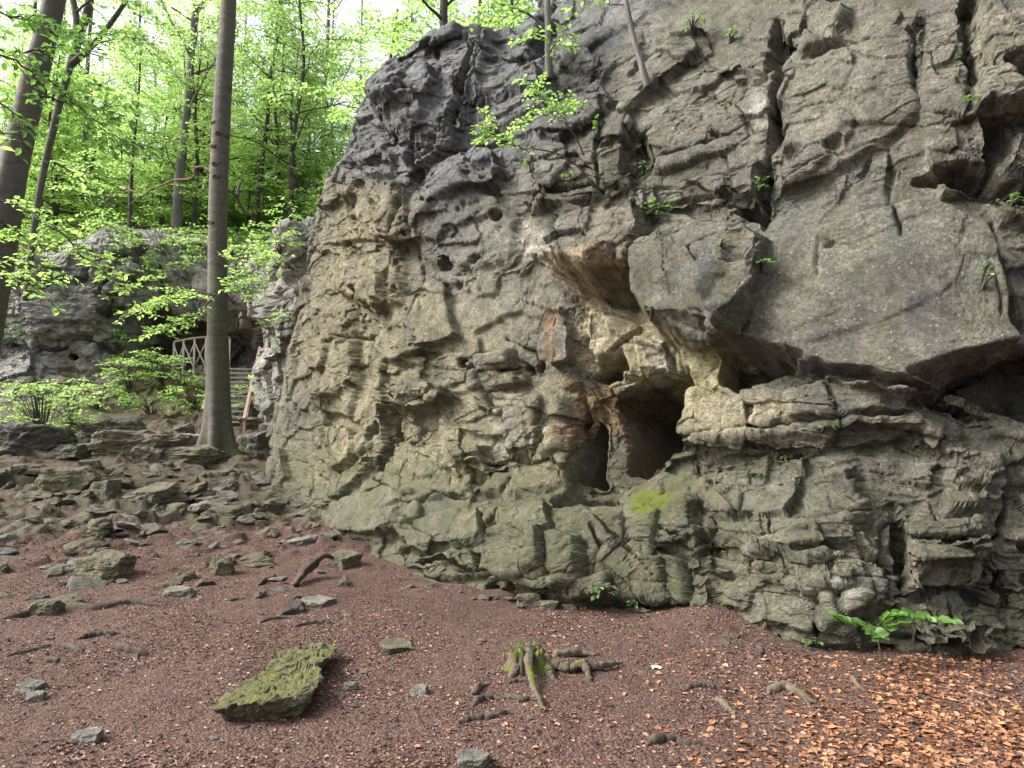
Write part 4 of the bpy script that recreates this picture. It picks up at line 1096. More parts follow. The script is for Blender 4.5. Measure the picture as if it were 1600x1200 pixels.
# fallen wood on the slope
fw = empty('fallen_wood', tuple(gp(474, 916)), 'rotten broken piece of wood with a mossy knob on the slope', 'dead wood')
b = np.array(fw.location); m = MB()
q = [gp(462, 918), gp(474, 908), gp(492, 902)]
q = wander(q, 16, .02, 5); q[:, 2] += np.linspace(0.03, .16, 16); m.tube(q - b, np.linspace(.03, .055, 16), 12, True, .5, 1, 3); m.build('log', M_ROOT, fw)
m = MB(); q2 = [q[-2] + np.array([0, 0, .02]), q[-2] + np.array([.10, .05, .09]), q[-2] + np.array([.2, .08, .06])]
m.tube(wander(q2, 8, .01, 8) - b, np.linspace(.04, .015, 8), 8, True, .5); m.build('branch_stub', M_ROOT, fw)

# stump
sb = gp(822, 1046); sb[2] = float(ground_h(sb[0], sb[1], False))
stump = empty('stump', tuple(sb), 'rotten mossy tree stump with long dead roots in the middle of the clearing', 'tree stump')
nh, ns = 26, 96
th = np.linspace(0, 2 * np.pi, ns, endpoint=False); V_ = []
for j in range(nh):
    f = j / (nh - 1)
    rr = 0.135 * (1 - 0.25 * f + 0.35 * (1 - f) ** 3) * (1 + 0.28 * noise3(np.cos(th) * 2.4, np.sin(th) * 2.4, 0 * th + f * 0.5) + 0.12 * noise3(np.cos(th) * 7, np.sin(th) * 7, 0 * th + f))
    top = 0.13 + 0.06 * noise3(np.cos(th) * 2.1 + 5, np.sin(th) * 2.1, 0 * th) + 0.10 * np.maximum(noise3(np.cos(th) * 6, np.sin(th) * 6, 0 * th + 3), -.1)
    V_.append(np.stack([np.cos(th) * rr * 1.0, np.sin(th) * rr * 0.9, -0.03 + top * f], -1))
for j in range(1, 8):
    f = 1 - j / 8
    rr = np.linalg.norm(V_[nh - 1][:, :2], axis=1) * f
    V_.append(np.stack([np.cos(th) * rr, np.sin(th) * rr, V_[nh - 1][:, 2] * (0.55 + 0.45 * f) + 0.03 * noise3(np.cos(th) * rr * 30, np.sin(th) * rr * 30, 0 * th) - 0.02 * (1 - f)], -1))
V_ = np.array(V_); nr_ = len(V_); fs = []
for j in range(nr_ - 1):
    for k in range(ns): fs.append((j * ns + k, j * ns + (k + 1) % ns, (j + 1) * ns + (k + 1) % ns, (j + 1) * ns + k))
M_STUMP = bark_material('rotten_stump', (0.05, 0.037, 0.027), (0.15, 0.115, 0.075), 0.36)
np_mesh('stump_wood', V_.reshape(-1, 3), fs, M_STUMP, stump, True)
def stump_root(pxs, lifts, rads, seed, nm='root'):
    pts = []
    for (px, py), l in zip(pxs, lifts):
        g = gp(px, py); g[2] += l; pts.append(g - sb)
    n = 10 * len(pts); q = wander(pts, n, 0.012, seed)
    rad = np.interp(np.linspace(0, 1, n), np.linspace(0, 1, len(rads)), rads) * (1 + 0.2 * noise3(np.arange(n) * 0.11 + seed, np.zeros(n), np.zeros(n)))
    m = MB(); m.tube(q, rad, 14, True, 0.4, 1.0, seed); m.build(nm, M_DEAD, stump)
stump_root([(828,1044),(826,1058),(832,1080),(842,1098),(852,1112)], [.12,.10,.05,.03,.0], [.045,.028,.02,.017,.008], 31)
stump_root([(836,1040),(860,1046),(890,1050),(914,1050),(940,1048),(972,1040)], [.10,.045,.03,.045,.03,.03], [.055,.036,.026,.03,.022,.007], 32)
stump_root([(912,1050),(918,1058),(922,1066)], [.06,.03,.0], [.028,.02,.012], 33)
stump_root([(868,1026),(900,1026),(934,1024)], [.02,.03,.0], [.03,.028,.015], 34)
stump_root([(818,1044),(806,1052),(796,1060)], [.08,.02,-.02], [.04,.03,.02], 35)
stump_root([(846,1042),(858,1056),(866,1062)], [.06,.02,-.02], [.05,.03,.02], 36)
# ============================================================ stairs and railing of the grotto
t = NT('grey_timber'); co = t.n('ShaderNodeTexCoord').outputs['Object']
t.pbr(t.mix(t.noise(9, 5, 0.6, co), (0.26, 0.24, 0.21), (0.42, 0.40, 0.36)), 0.85, t.bump(t.noise(40, 4, 0.6, co), .4, .01)); M_TIMBER = t.m
t = NT('reddish_rail'); co = t.n('ShaderNodeTexCoord').outputs['Object']
t.pbr(t.mix(t.noise(7, 5, 0.6, co), (0.22, 0.15, 0.11), (0.35, 0.26, 0.20)), 0.8); M_RAIL = t.m
tA = np.array([-8.12, 20.75, 3.62]); tB = np.array([-7.2, 17.3, 1.4])
st = empty('stairs', tuple(tB), 'steep grey wooden stairs with handrails climbing to the grotto behind the big beech', 'stairs')
dr = tA - tB; hd = dr.copy(); hd[2] = 0; hd /= np.linalg.norm(hd); sd_ = np.array([hd[1], -hd[0], 0]); WST = 0.42
for s_ in (-1, 1):
    m = MB(); m.box(sd_ * WST * s_ + np.array([0, 0, -.06]), dr + sd_ * WST * s_ + np.array([0, 0, -.06]), .05, .2); m.build('stringer', M_TIMBER, st, False)
NSTEP = 15
for k in range(NSTEP):
    p = dr * (k + .6) / NSTEP
    m = MB(); m.box(p - sd_ * WST - hd * .0, p + sd_ * WST, .20, .045); m.build('step', M_TIMBER, st, False)
for s_, up_ in ((1, 0.62), (-1, .85)):
    m = MB(); off = sd_ * (WST + .06) * s_
    m.box(off + np.array([0, 0, up_]) - dr * 0.02, dr + off + np.array([0, 0, up_]), .07, .09); m.build('handrail', M_RAIL, st, False)
    for f in (0.02, 0.5, 0.98):
        m = MB(); m.box(dr * f + off + np.array([0, 0, -.15]), dr * f + off + np.array([0, 0, up_]), .07, .07, (0, 1, 0)); m.build('post', M_RAIL, st, False)
def rail_run(pts, label, h=0.86):
    b = np.array(pts[0]); rl = empty('railing', tuple(b), label, 'railing'); pts = [np.array(p) - b for p in pts]
    for p in pts:
        m = MB(); m.box(p + np.array([0, 0, -.25]), p + np.array([0, 0, h]), .055, .055, (0, 1, 0)); m.build('post', M_TIMBER, rl, False)
    for a, c in zip(pts[:-1], pts[1:]):
        m = MB(); m.box(a + np.array([0, 0, h + .03]), c + np.array([0, 0, h + .03]), .07, .05); m.build('top_rail', M_RAIL, rl, False)
        m = MB(); m.box(a + np.array([0, -.045, h - .06]), c + np.array([0, -.045, .02]), .025, .035); m.build('brace', M_TIMBER, rl, False)
        m = MB(); m.box(a + np.array([0, .045, .02]), c + np.array([0, .045, h - .06]), .025, .035); m.build('brace', M_TIMBER, rl, False)
def at_z(px, Y, z): p = at(px, 600, Y); dep = Y * CP + (z - CAMZ) * SP; return np.array([(px - 800) / F * dep, Y, z])
rail_run([at_z(271, 21.0, 3.55), at_z(286, 20.95, 3.6), at_z(303, 20.9, 3.65), at_z(321, 20.9, 3.68), at_z(341, 20.9, 3.68), at_z(358, 20.9, 3.66)], 'railing with crossed braces along the edge of the grotto platform')

# ============================================================ leaves
def leaf_material(name, c1, c2, trans=(0.46, 0.70, 0.20), tw=0.55, gloss=0.06):
    t = NT(name)
    g = t.n('ShaderNodeNewGeometry'); r_ = g.outputs['Random Per Island']
    c = t.mix(r_, c1, c2)
    hs = t.n('ShaderNodeHueSaturation'); 
    t.l(t.math('ADD', t.math('MULTIPLY', r_, 0.5), 0.75), hs.inputs['Value']); t.l(c, hs.inputs['Color'])
    d = t.n('ShaderNodeBsdfDiffuse'); t.l(hs.outputs[0], d.inputs[0])
    tr = t.n('ShaderNodeBsdfTranslucent')
    h2 = t.n('ShaderNodeHueSaturation'); h2.inputs['Color'].default_value = (*trans, 1); t.l(t.math('ADD', t.math('MULTIPLY', r_, 0.5), 0.7), h2.inputs['Value'])
    t.l(h2.outputs[0], tr.inputs[0])
    mx = t.n('ShaderNodeMixShader'); mx.inputs[0].default_value = tw; t.l(d.outputs[0], mx.inputs[1]); t.l(tr.outputs[0], mx.inputs[2])
    gl = t.n('ShaderNodeBsdfGlossy'); gl.inputs['Roughness'].default_value = 0.45
    m2 = t.n('ShaderNodeMixShader'); m2.inputs[0].default_value = gloss; t.l(mx.outputs[0], m2.inputs[1]); t.l(gl.outputs[0], m2.inputs[2])
    t.l(m2.outputs[0], t.out.inputs[0]); return t.m
M_LEAF = leaf_material('beech_leaf', (0.07, 0.125, 0.02), (0.115, 0.155, 0.03))
M_LEAFY = leaf_material('young_leaf', (0.08, 0.13, 0.02), (0.11, 0.15, 0.03), (0.44, 0.70, 0.17), 0.6)
M_LEAFD = leaf_material('dark_leaf', (0.035, 0.075, 0.02), (0.06, 0.10, 0.025), (0.18, 0.38, 0.06), 0.4, .08)  # darker, less translucent leaf
M_LEAF_HAZE = leaf_material('hazed_far_leaf', (0.075, 0.12, 0.035), (0.11, 0.15, 0.05), (0.62, 0.84, 0.34), 0.65, .04)  # leaf colour paled to stand in for haze over the wood
M_SEED = leaf_material('seedling_leaf', (0.06, 0.15, 0.028), (0.095, 0.18, 0.04), (0.3, 0.52, 0.08), .4, .02)
M_HERB = leaf_material('herb_leaf', (0.06, 0.14, 0.03), (0.09, 0.16, 0.035), (0.28, 0.52, 0.1), 0.4, .08)

class Leaves:
    def __init__(s): s.p = []; s.d = []; s.n = []; s.s = []
    def add(s, p, d, n, sz):
        s.p.append(p); s.d.append(d); s.n.append(n); s.s.append(sz)
    def count(s): return sum(len(a) for a in s.p)
    def build(s, name, mat, parent=None, loc=None, aspect=0.62, fold=0.12):
        p = np.concatenate(s.p); d = np.concatenate(s.d); n = np.concatenate(s.n); z = np.concatenate(s.s)[:, None]
        d = d / (np.linalg.norm(d, axis=1)[:, None] + 1e-9)
        sd = np.cross(n, d); sd /= np.linalg.norm(sd, axis=1)[:, None] + 1e-9; n = np.cross(d, sd)
        w = z * aspect * 0.5
        up = n * w * fold * 2
        V = np.stack([p, p + d * z * .28 + sd * w + up, p + d * z * .66 + sd * w * .86 + up, p + d * z - n * z * .08, p + d * z * .66 - sd * w * .86 + up, p + d * z * .28 - sd * w + up], 1)
        m = len(p); b = (np.arange(m) * 6)[:, None]
        Fq = np.concatenate([b + np.array([0, 3, 2, 1]), b + np.array([0, 5, 4, 3])])
        return np_mesh(name, V.reshape(-1, 3), Fq, mat, parent, False, None, loc)

def spray(L, start, dirv, length, lsz, r, droop=0.25, sub=True, dens=1.0, flat=0.3):
    """flat fan of leaves along a twig; returns twig polyline"""
    dirv = np.asarray(dirv, float); dirv = dirv / np.linalg.norm(dirv)
    n = max(4, int(length / (lsz * 0.55) * dens))
    t = (np.arange(n) + 0.6) / n
    side = np.cross(dirv, [0, 0, 1.0]); ln = np.linalg.norm(side); side = side / ln if ln > .05 else np.array([1.0, 0, 0])
    upv = np.cross(side, dirv)
    sgn = np.where(np.arange(n) % 2 == 0, 1.0, -1.0)
    pos = start + dirv * (t * length)[:, None] + np.array([0, 0, -1.0]) * (droop * length * t ** 2)[:, None]
    if sub and length > lsz * 4:
        # side twigs make the fan
        m = max(2, n // 3)
        for k in range(m):
            tt = (k + .5) / m; q = start + dirv * tt * length - np.array([0, 0, droop * length * tt * tt])
            sg = 1 if k % 2 else -1
            dd = dirv * .75 + side * sg * .8 + r.normal(size=3) * .15
            spray(L, q, dd, length * (0.62 - 0.38 * tt) * (0.8 + .4 * r.random()), lsz, r, droop * .8, False, dens, flat)
    d = dirv * .6 + side * sgn[:, None] * .8 + r.normal(size=(n, 3)) * .28 - np.array([0, 0, .12])
    nn = np.array([0, 0, 1.0]) * .9 + upv * .3 + r.normal(size=(n, 3)) * flat
    L.add(pos + side * (sgn * lsz * .12)[:, None] + r.normal(size=(n, 3)) * lsz * .1, d, nn, lsz * (0.65 + 0.6 * r.random(n)))
    return np.stack([start, start + dirv * length * .5 - np.array([0, 0, droop * length * .2]), start + dirv * length - np.array([0, 0, droop * length])])

M_BARK = bark_material('beech_bark', (0.075, 0.07, 0.06), (0.125, 0.117, 0.10), 0.0, 0.8)
M_BARKD = bark_material('dark_bark', (0.05, 0.042, 0.036), (0.11, 0.095, 0.08))
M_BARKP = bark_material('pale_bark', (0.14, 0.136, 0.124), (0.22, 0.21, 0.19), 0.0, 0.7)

def tree_parts(seed, height, r0, crown0, nl, llen, lsz, nsub=4, nspr=3, lean=(0, 0), mat=None, leafmat=None, sprl=0.7, parent=None, elev=(5, 45), top_r=0.25, wob=0.15, sides=9, dens=1.0, fork=None):
    r = np.random.default_rng(seed)
    m = MB(); L = Leaves()
    n = 16; f = np.linspace(0, 1, n)
    tr = np.stack([lean[0] * f + wob * noise3(f * 2.2 + seed, 0 * f, 0 * f), lean[1] * f + wob * noise3(f * 2.2, 0 * f + seed, 0 * f + 4), height * f - 0.15], 1)
    tr[:, :2] -= tr[0, :2]
    rad = r0 * (1 - (1 - top_r) * f) * (1 + 0.5 * np.exp(-f * height / 0.35) * (1 if r0 > .1 else .4))
    m.tube(tr, rad, sides, True, 0.12, 1.0, seed)
    for k in range(nl):
        hf = crown0 + (1 - crown0) * (k + r.random()) / nl; hf = min(hf, .99)
        b = np.array([np.interp(hf, f, tr[:, i]) for i in range(3)])
        az = k * 2.4 + r.normal() * .5; el = R(r.uniform(*elev)); l = llen * (1.05 - 0.75 * max(0, (hf - crown0) / (1 - crown0 + 1e-6))) * r.uniform(.6, 1.15)
        d = np.array([math.cos(az) * math.cos(el), math.sin(az) * math.cos(el), math.sin(el)])
        ln = 7; g = np.linspace(0, 1, ln)
        lp = b + d * (g * l)[:, None] + np.stack([.12 * l * noise3(g * 2.5 + k * 3.1 + seed, 0 * g + j * 5, 0 * g) for j in range(3)], 1) * g[:, None] + np.array([0, 0, -.14 * l]) * (g ** 2)[:, None]
        lr = np.interp(hf, f, rad) * .42
        m.tube(lp, np.linspace(max(lr, .012), .008, ln), 5 if r0 < .15 else 6, False)
        for q in range(nsub):
            gg = 0.3 + .7 * (q + r.random()) / nsub; gg = min(gg, 1)
            b2 = np.array([np.interp(gg, g, lp[:, i]) for i in range(3)])
            d2 = d * .7 + r.normal(size=3) * np.array([.75, .75, .3])
            l2 = l * .45 * (1.1 - .6 * gg) * r.uniform(.6, 1.2)
            d2 /= np.linalg.norm(d2)
            m.tube(np.stack([b2, b2 + d2 * l2 * .5 + r.normal(size=3) * .04, b2 + d2 * l2]), [.011, .008, .004], 3, False)
            for s_ in range(nspr):
                e = b2 + d2 * l2 * (s_ + 1) / nspr
                dd = d2 * .6 + r.normal(size=3) * np.array([.7, .7, .16]); 
                spray(L, e, dd, sprl * r.uniform(.6, 1.2), lsz, r, .18, True, dens)
    tk = m.build('trunk', mat or M_BARK, parent)
    cr = L.build('crown', leafmat or M_LEAF, parent)
    return tk, cr, L.count()

# ---------------------------------------------------------------- the big beech on the slope
g = gp(341, 716); gb = np.array([g[0], g[1] + .25, float(ground_h(g[0], g[1] + .25, False)) - .05])
beech = empty('beech_tree', tuple(gb), 'big smooth barked beech standing on the slope with a bright low bough', 'tree')
def px_path(pts):     # (px,py,Y) -> world
    return np.array([at(*p) for p in pts])
Yb = gb[1]
pth = px_path([(341,722,Yb),(341,640,Yb),(340,520,Yb),(340,380,Yb+.05),(343,250,Yb+.1),(349,130,Yb+.1),(356,20,Yb+.15),(362,-140,Yb+.2),(372,-420,Yb+.3)]) - gb
q = catmull(pth, np.linspace(0, len(pth) - 1, 60)); hgt = q[:, 2] - q[0, 2]
w_px = np.interp(hgt, [0, .25, .8, 2, 4, 7, 9, 13], [88, 54, 41, 34, 30, 28, 26, 20])
rad = w_px * Yb / F / 2
m = MB(); m.tube(q, rad, 26, True, 0.07, 1.0, 4)
Vt = m.V[0]; ang = np.arctan2(Vt[:, 1] - np.interp(Vt[:, 2], q[:, 2], q[:, 1]), Vt[:, 0] - np.interp(Vt[:, 2], q[:, 2], q[:, 0]))
fl = np.exp(-np.clip(Vt[:, 2] - q[0, 2], 0, 9) / 0.45) * 0.20 * np.cos(ang * 5 + 1.0)
Vt[:, 0] += np.cos(ang) * fl; Vt[:, 1] += np.sin(ang) * fl
t = NT('beech_trunk_bark'); co = t.n('ShaderNodeTexCoord').outputs['Object']
mp = t.n('ShaderNodeMapping'); mp.inputs['Scale'].default_value = (1, 1, 3.2); t.l(co, mp.inputs[0])
n1 = t.noise(7, 6, .65, mp.outputs[0]); n2 = t.noise(1.6, 5, .6, co); n3 = t.noise(45, 4, .7, co)
c = t.mix(t.rng(n1, .3, .7), (0.06, 0.055, 0.043), (0.10, 0.092, 0.075)); c = t.mix(t.math('MULTIPLY', t.rng(n2, .45, .65), .5), c, (0.085, 0.09, 0.045))
c = t.mix(t.math('MULTIPLY', t.rng(n3, .5, .7), .35), c, (0.19, 0.185, 0.155))
sx = t.n('ShaderNodeSeparateXYZ'); t.l(co, sx.inputs[0])
mo = t.math('MULTIPLY', t.rng(sx.outputs[2], .75, .0), t.rng(t.noise(6, 5, .7, co), .4, .6)); c = t.mix(t.math('MULTIPLY', mo, .85), c, (0.085, 0.095, 0.018))
wv = t.n('ShaderNodeTexWave'); wv.bands_direction = 'Z'; wv.inputs['Scale'].default_value = 1.1; wv.inputs['Distortion'].default_value = 7; wv.inputs['Detail'].default_value = 3; wv.inputs['Detail Scale'].default_value = 2.5; t.l(co, wv.inputs[0])
c = t.mix(t.math('MULTIPLY', t.rng(wv.outputs[1], .12, .0), .45), c, (0.045, 0.04, 0.034))
t.pbr(c, .8, t.bump(t.math('ADD', n1, t.math('MULTIPLY', wv.outputs[1], .4)), .5, .02)); M_TRUNK = t.m
m.build('trunk', M_TRUNK, beech)
# knots
for (kx, ky) in ((344,210),(332,192),(334,230),(338,258),(354,213),(340,278),(332,350),(366,135)):
    p = at(kx, ky, Yb) - gb; cx = np.array([np.interp(p[2], q[:, 2], q[:, i]) for i in range(3)]); rr = np.interp(p[2], q[:, 2], rad)
    dx = np.clip((p[0] - cx[0]) / rr, -.97, .97); nrm = np.array([dx, -math.sqrt(1 - dx * dx), 0]); c_ = cx + nrm * rr * .93
    m2 = MB(); s1 = np.cross([0, 0, 1.0], nrm); V_ = []; fs = []; K = 14
    for j, (rj, hj) in enumerate(((.085, -.01), (.06, .022), (.04, .03), (.022, .006), (.004, .0))):
        a = np.linspace(0, 2 * np.pi, K, endpoint=False); V_.append(c_ + np.outer(np.cos(a) * rj * 1.15, s1) + np.outer(np.sin(a) * rj * .75, [0, 0, 1]) + nrm * hj)
    for j in range(4):
        for k in range(K): fs.append((j * K + k, j * K + (k + 1) % K, (j + 1) * K + (k + 1) % K, (j + 1) * K + k))
    m2.add(np.concatenate(V_), fs); m2.build('knot', M_BARKD, beech)
def bough(parent, b0, paths, r0, sprays, lsz, seed, leafmat, barkmat, dens=1.0, nm='bough', droop=.2, flat=.3):
    """paths: list of world polylines; sprays per metre with given length"""
    r = np.random.default_rng(seed); m = MB(); L = Leaves()
    for pp in paths:
        pp = np.asarray(pp); n = 6 * len(pp); q = catmull(pp, np.linspace(0, len(pp) - 1, n)); q = q + .012 * r.normal(size=q.shape)
        m.tube(q - b0, np.linspace(r0, r0 * .25, n), 6, False)
        Ls = np.cumsum(np.r_[0, np.linalg.norm(np.diff(q, axis=0), axis=1)])
        ns = int(Ls[-1] * sprays[0])
        for k in range(ns):
            f = .18 + .82 * (k + r.random()) / ns; x = f * Ls[-1]
            b = np.array([np.interp(x, Ls, q[:, i]) for i in range(3)]); i0 = min(int(f * n), n - 2); d = q[i0 + 1] - q[i0]; d /= np.linalg.norm(d) + 1e-9
            sg = 1 if k % 2 else -1; sd = np.cross(d, [0, 0, 1.0]); sd /= np.linalg.norm(sd) + 1e-9
            dd = d * .6 + sd * sg * r.uniform(.4, 1.0) + r.normal(size=3) * .15
            l_ = sprays[1] * r.uniform(.5, 1.15)
            tw = spray(L, b - b0, dd, l_, lsz, r, droop, True, dens, flat)
            m.tube(tw, [.006, .004, .002], 3, False)
    m.build(nm, barkmat, parent); L.build('leaves', leafmat, parent)
    return L.count()
Yl = Yb - .3
cnt = bough(beech, gb, [px_path([(350,462,Yb-.2),(362,440,Yb-.5),(392,425,Yb-.9),(430,395,Yb-1.3)]), px_path([(352,460,Yb-.2),(372,455,Yb-.6),(400,440,Yb-1.1)]), px_path([(360,442,Yb-.4),(372,405,Yb-.7),(400,375,Yb-1)]),
  px_path([(335,462,Yb-.3),(300,465,Yb-.7),(250,470,Yb-1.1),(195,490,Yb-1.6)]), px_path([(335,460,Yb-.3),(310,490,Yb-.6),(270,505,Yb-1.0),(240,520,Yb-1.3)]), px_path([(330,458,Yb-.3),(280,455,Yb-.2),(225,480,Yb-.2)])],
  .02, (13, .45), .095, 12, M_LEAFY, M_BARKD, 1.0)
M_GROUNDLEAF = leaf_material('fallen_leaf', (0.20, 0.085, 0.045), (0.33, 0.17, 0.085), (0.3, 0.14, 0.06), .12, .04)
# ============================================================ leaning beech at the left edge
def poly_tree(name, label, paths, mat, sides=16, rough=.08):
    """paths: [(list of (px,py,Y), [width px...])]; the first is the trunk"""
    W0 = px_path(paths[0][0]); b = W0[0].copy(); e = empty(name, tuple(b), label, 'tree')
    m = MB()
    for pp, wpx in paths:
        q = px_path(pp); n = 8 * len(q); t_ = np.linspace(0, len(q) - 1, n); Q = catmull(q, t_)
        wv = np.interp(t_, np.arange(len(wpx)), wpx) * np.interp(t_, np.arange(len(q)), q[:, 1]) / F / 2
        m.tube(Q - b, wv, sides, True, rough, 1, 3)
    m.build('trunk', mat, e); return e, b
Yd = 11.5
lean, lb = poly_tree('beech_tree', 'thick leaning beech at the left edge of the clearing', [([(-70,760,Yd),(-44,600,Yd),(-18,470,Yd),(4,360,Yd),(24,250,Yd),(52,130,Yd),(80,20,Yd),(104,-120,Yd),(120,-400,Yd)], [72,58,50,46,41,36,32,28,22])], M_TRUNK, 24)
Lf = 6.0
cnt += bough(lean, lb, [px_path([(-40,300,Lf),(20,320,Lf),(90,365,Lf),(150,420,Lf),(200,455,Lf)]), px_path([(-40,320,Lf),(20,360,Lf+.3),(70,390,Lf+.5)]), px_path([(-60,440,Lf+.4),(0,430,Lf+.4),(60,440,Lf+.5),(110,430,Lf+.6)])], .012, (11, .34), .062, 22, M_LEAFY, M_BARKD, 1.0, 'low_bough', .15, .25)
cnt += bough(lean, lb, [px_path([(-60,60,Lf+1),(10,90,Lf+1),(80,130,Lf+1.2),(150,190,Lf+1.4),(200,225,Lf+1.6)]), px_path([(0,80,Lf+1),(60,80,Lf+1.3),(120,60,Lf+1.6),(190,50,Lf+2)]), px_path([(60,150,Lf+1),(110,160,Lf+1.4),(170,170,Lf+1.8)]), px_path([(-60,0,Lf),(0,20,Lf),(70,30,Lf+.5)]), px_path([(-60,130,Lf),(0,160,Lf),(50,210,Lf)])], .014, (9, .42), .085, 23, M_LEAFD, M_BARKD, 1.0, 'upper_bough', .3, .4)
Ln = 3.6
cnt += bough(lean, lb, [px_path([(-60,190,Ln),(0,205,Ln),(50,235,Ln),(110,270,Ln)])], .006, (4, .16), .075, 24, M_LEAFY, M_BARKD, 1.0, 'near_twig', .3, .35)
second, sb2 = poly_tree('beech_tree', 'forked dark trunk rising behind the leaning beech', [([(40,470,16.5),(62,300,16.5),(96,150,16.5),(120,70,16.5),(140,0,16.5),(160,-160,16.5)], [9,10,11,12,12,10]), ([(112,100,16.5),(140,75,16.3),(170,40,16),(205,-10,16)], [12,10,8,6]), ([(120,70,16.5),(118,20,16.5),(100,-60,16.5)], [12,10,8])], M_BARK, 12)
cnt += bough(second, sb2, [px_path([(140,75,16.3),(180,60,15.8),(230,60,15.5)]), px_path([(118,20,16.5),(160,-10,16),(220,10,15.5)]), px_path([(100,150,16.5),(150,170,16),(190,150,15.5)])], .03, (7, .8), .12, 29, M_LEAF, M_BARKD)

# ============================================================ trees of the wood
W_T = []
def hillpt(px, Y):
    X = (px - 800) / F * Y * 1.02
    return np.array([X, Y, float(hill_h(np.array(X), np.array(Y))) - .05])
def single_tree(px, Y, label, seed, h, r0, crown0, nl, llen, mat, leafmat, lsz=.12, lean=(0, 0), nsub=4, nspr=3, sprl=.8, elev=(5, 45), name='tree', dens=.8, wob=.25, group=None):
    p = hillpt(px, Y); e = empty(name, tuple(p), label, 'tree', group)
    global cnt
    cnt += tree_parts(seed, h, r0, crown0, nl, llen, lsz, nsub, nspr, lean, mat, leafmat, sprl, e, elev, .3, wob, 9, dens)[2]
    return e
single_tree(196, 23.0, 'thin crooked dark stemmed young tree on top of the rear rock wall', 41, 8.5, .09, .22, 18, 2.6, M_BARKD, M_LEAF, .11, (.3, 0))
single_tree(276, 24.5, 'stout pale grey trunk on top of the rear wall left of the big beech', 42, 15, .19, .3, 20, 3.6, M_BARKP, M_LEAF_HAZE, .13, (.5, .3), elev=(20, 60))
single_tree(300, 33, 'tall slim pale stem with steep upper limbs seen left of the big beech', 43, 19, .14, .3, 20, 4.2, M_BARKP, M_LEAF_HAZE, .15, (.4, 0), elev=(30, 65))
single_tree(205, 36, 'straight slim tree with many steep bare twigs against the white sky', 44, 20, .13, .35, 18, 3.6, M_BARKP, M_LEAF_HAZE, .15, (0, 0), nsub=3, elev=(35, 70))
single_tree(500, 33, 'tall airy pale tree nearest to the top of the big cliff', 45, 20, .15, .25, 22, 4.4, M_BARKP, M_LEAF_HAZE, .15, (.3, 0), nsub=3, nspr=2, elev=(25, 60))
single_tree(395, 26, 'dark bent young tree just right of the big beech on the slope', 46, 9, .13, .3, 12, 2.6, M_BARKD, M_LEAF, .12, (.8, 0))
single_tree(440, 30, 'slender tree with drooping dark limbs between the beech and the cliff', 47, 14, .11, .2, 18, 3.6, M_BARKD, M_LEAF, .14, (-.4, 0), elev=(-5, 35))
single_tree(120, 28, 'light stemmed tree behind the leaning beech', 48, 15, .13, .2, 18, 3.6, M_BARKP, M_LEAF, .14, (.3, 0))
single_tree(40, 31, 'leafy tree at the far left edge of the wood', 49, 16, .14, .12, 20, 4.2, M_BARK, M_LEAF, .14)
# saplings and bushes of the undergrowth: copies of four young trees
kinds = []
for k, (h, nl, ll) in enumerate(((5.5, 15, 1.9), (3.4, 12, 1.6), (8, 18, 2.6), (2.6, 10, 1.4))):
    e = empty('young_tree', (0, 0, 0))
    cnt += tree_parts(60 + k, h, .035 + .006 * h, .12, nl, ll, .11, 4, 2, (0, 0), M_BARKD, M_LEAFY if k != 2 else M_LEAF, .7, e, (0, 40), .3, .2, 6, .9)[2]
    kinds.append(e)
r = np.random.default_rng(33); usedk = [0] * 4; n_y = 0
for i in range(88):
    Y = 24.5 + 16 * r.random(); px = [r.uniform(-40, 200), r.uniform(360, 520), r.uniform(200, 360)][i % 3] if i < 90 else r.uniform(-40, 520)
    k = int(r.integers(0, 4)); e = kinds[k] if not usedk[k] else copy_tree(kinds[k]); usedk[k] = 1
    p = hillpt(px, Y); e.location = p; s = r.uniform(.9, 1.5); e.scale = (s, s, s); e.rotation_euler = (0, 0, r.random() * 6.28)
    tag(e, 'light green young tree in the undergrowth of the wood above the rear rock wall', 'young tree', 'young trees of the undergrowth')
for k in range(4):
    if not usedk[k]: kinds[k].location = hillpt(420 + 10 * k, 27); tag(kinds[k], 'light green young tree in the undergrowth of the wood above the rear rock wall', 'young tree', 'young trees of the undergrowth')
# taller trees further back: copies
talls = []
for k, (h, r0, c0, nl, ll, mt) in enumerate(((19, .14, .12, 26, 4.2, M_BARKP), (16, .12, .1, 24, 3.8, M_BARK), (21, .15, .15, 26, 4.6, M_BARKP))):
    e = empty('tree', (0, 0, 0)); cnt += tree_parts(80 + k, h, r0, c0, nl, ll, .2, 2, 2, (0, 0), mt, M_LEAF_HAZE, .9, e, (10, 60), .3, .3, 7, .6)[2]; talls.append(e)
spots = [(-60,40),(20,46),(85,42),(150,52),(265,58),(330,50),(375,42),(420,52),(515,50),(560,42),(595,50),(640,44),(700,48),(770,44),(-20,60),(110,64),(300,70),(490,64)]
for i, (px, Y) in enumerate(spots):
    k = i % 3; e = talls[k] if i < 3 else copy_tree(talls[k])
    p = hillpt(px, Y); e.location = p; s = r.uniform(.8, 1.15); e.scale = (s, s, s); e.rotation_euler = (0, 0, r.random() * 6.28)
    tag(e, 'slender woodland tree standing far back among the pale green leaves', 'tree', 'far trees of the wood')
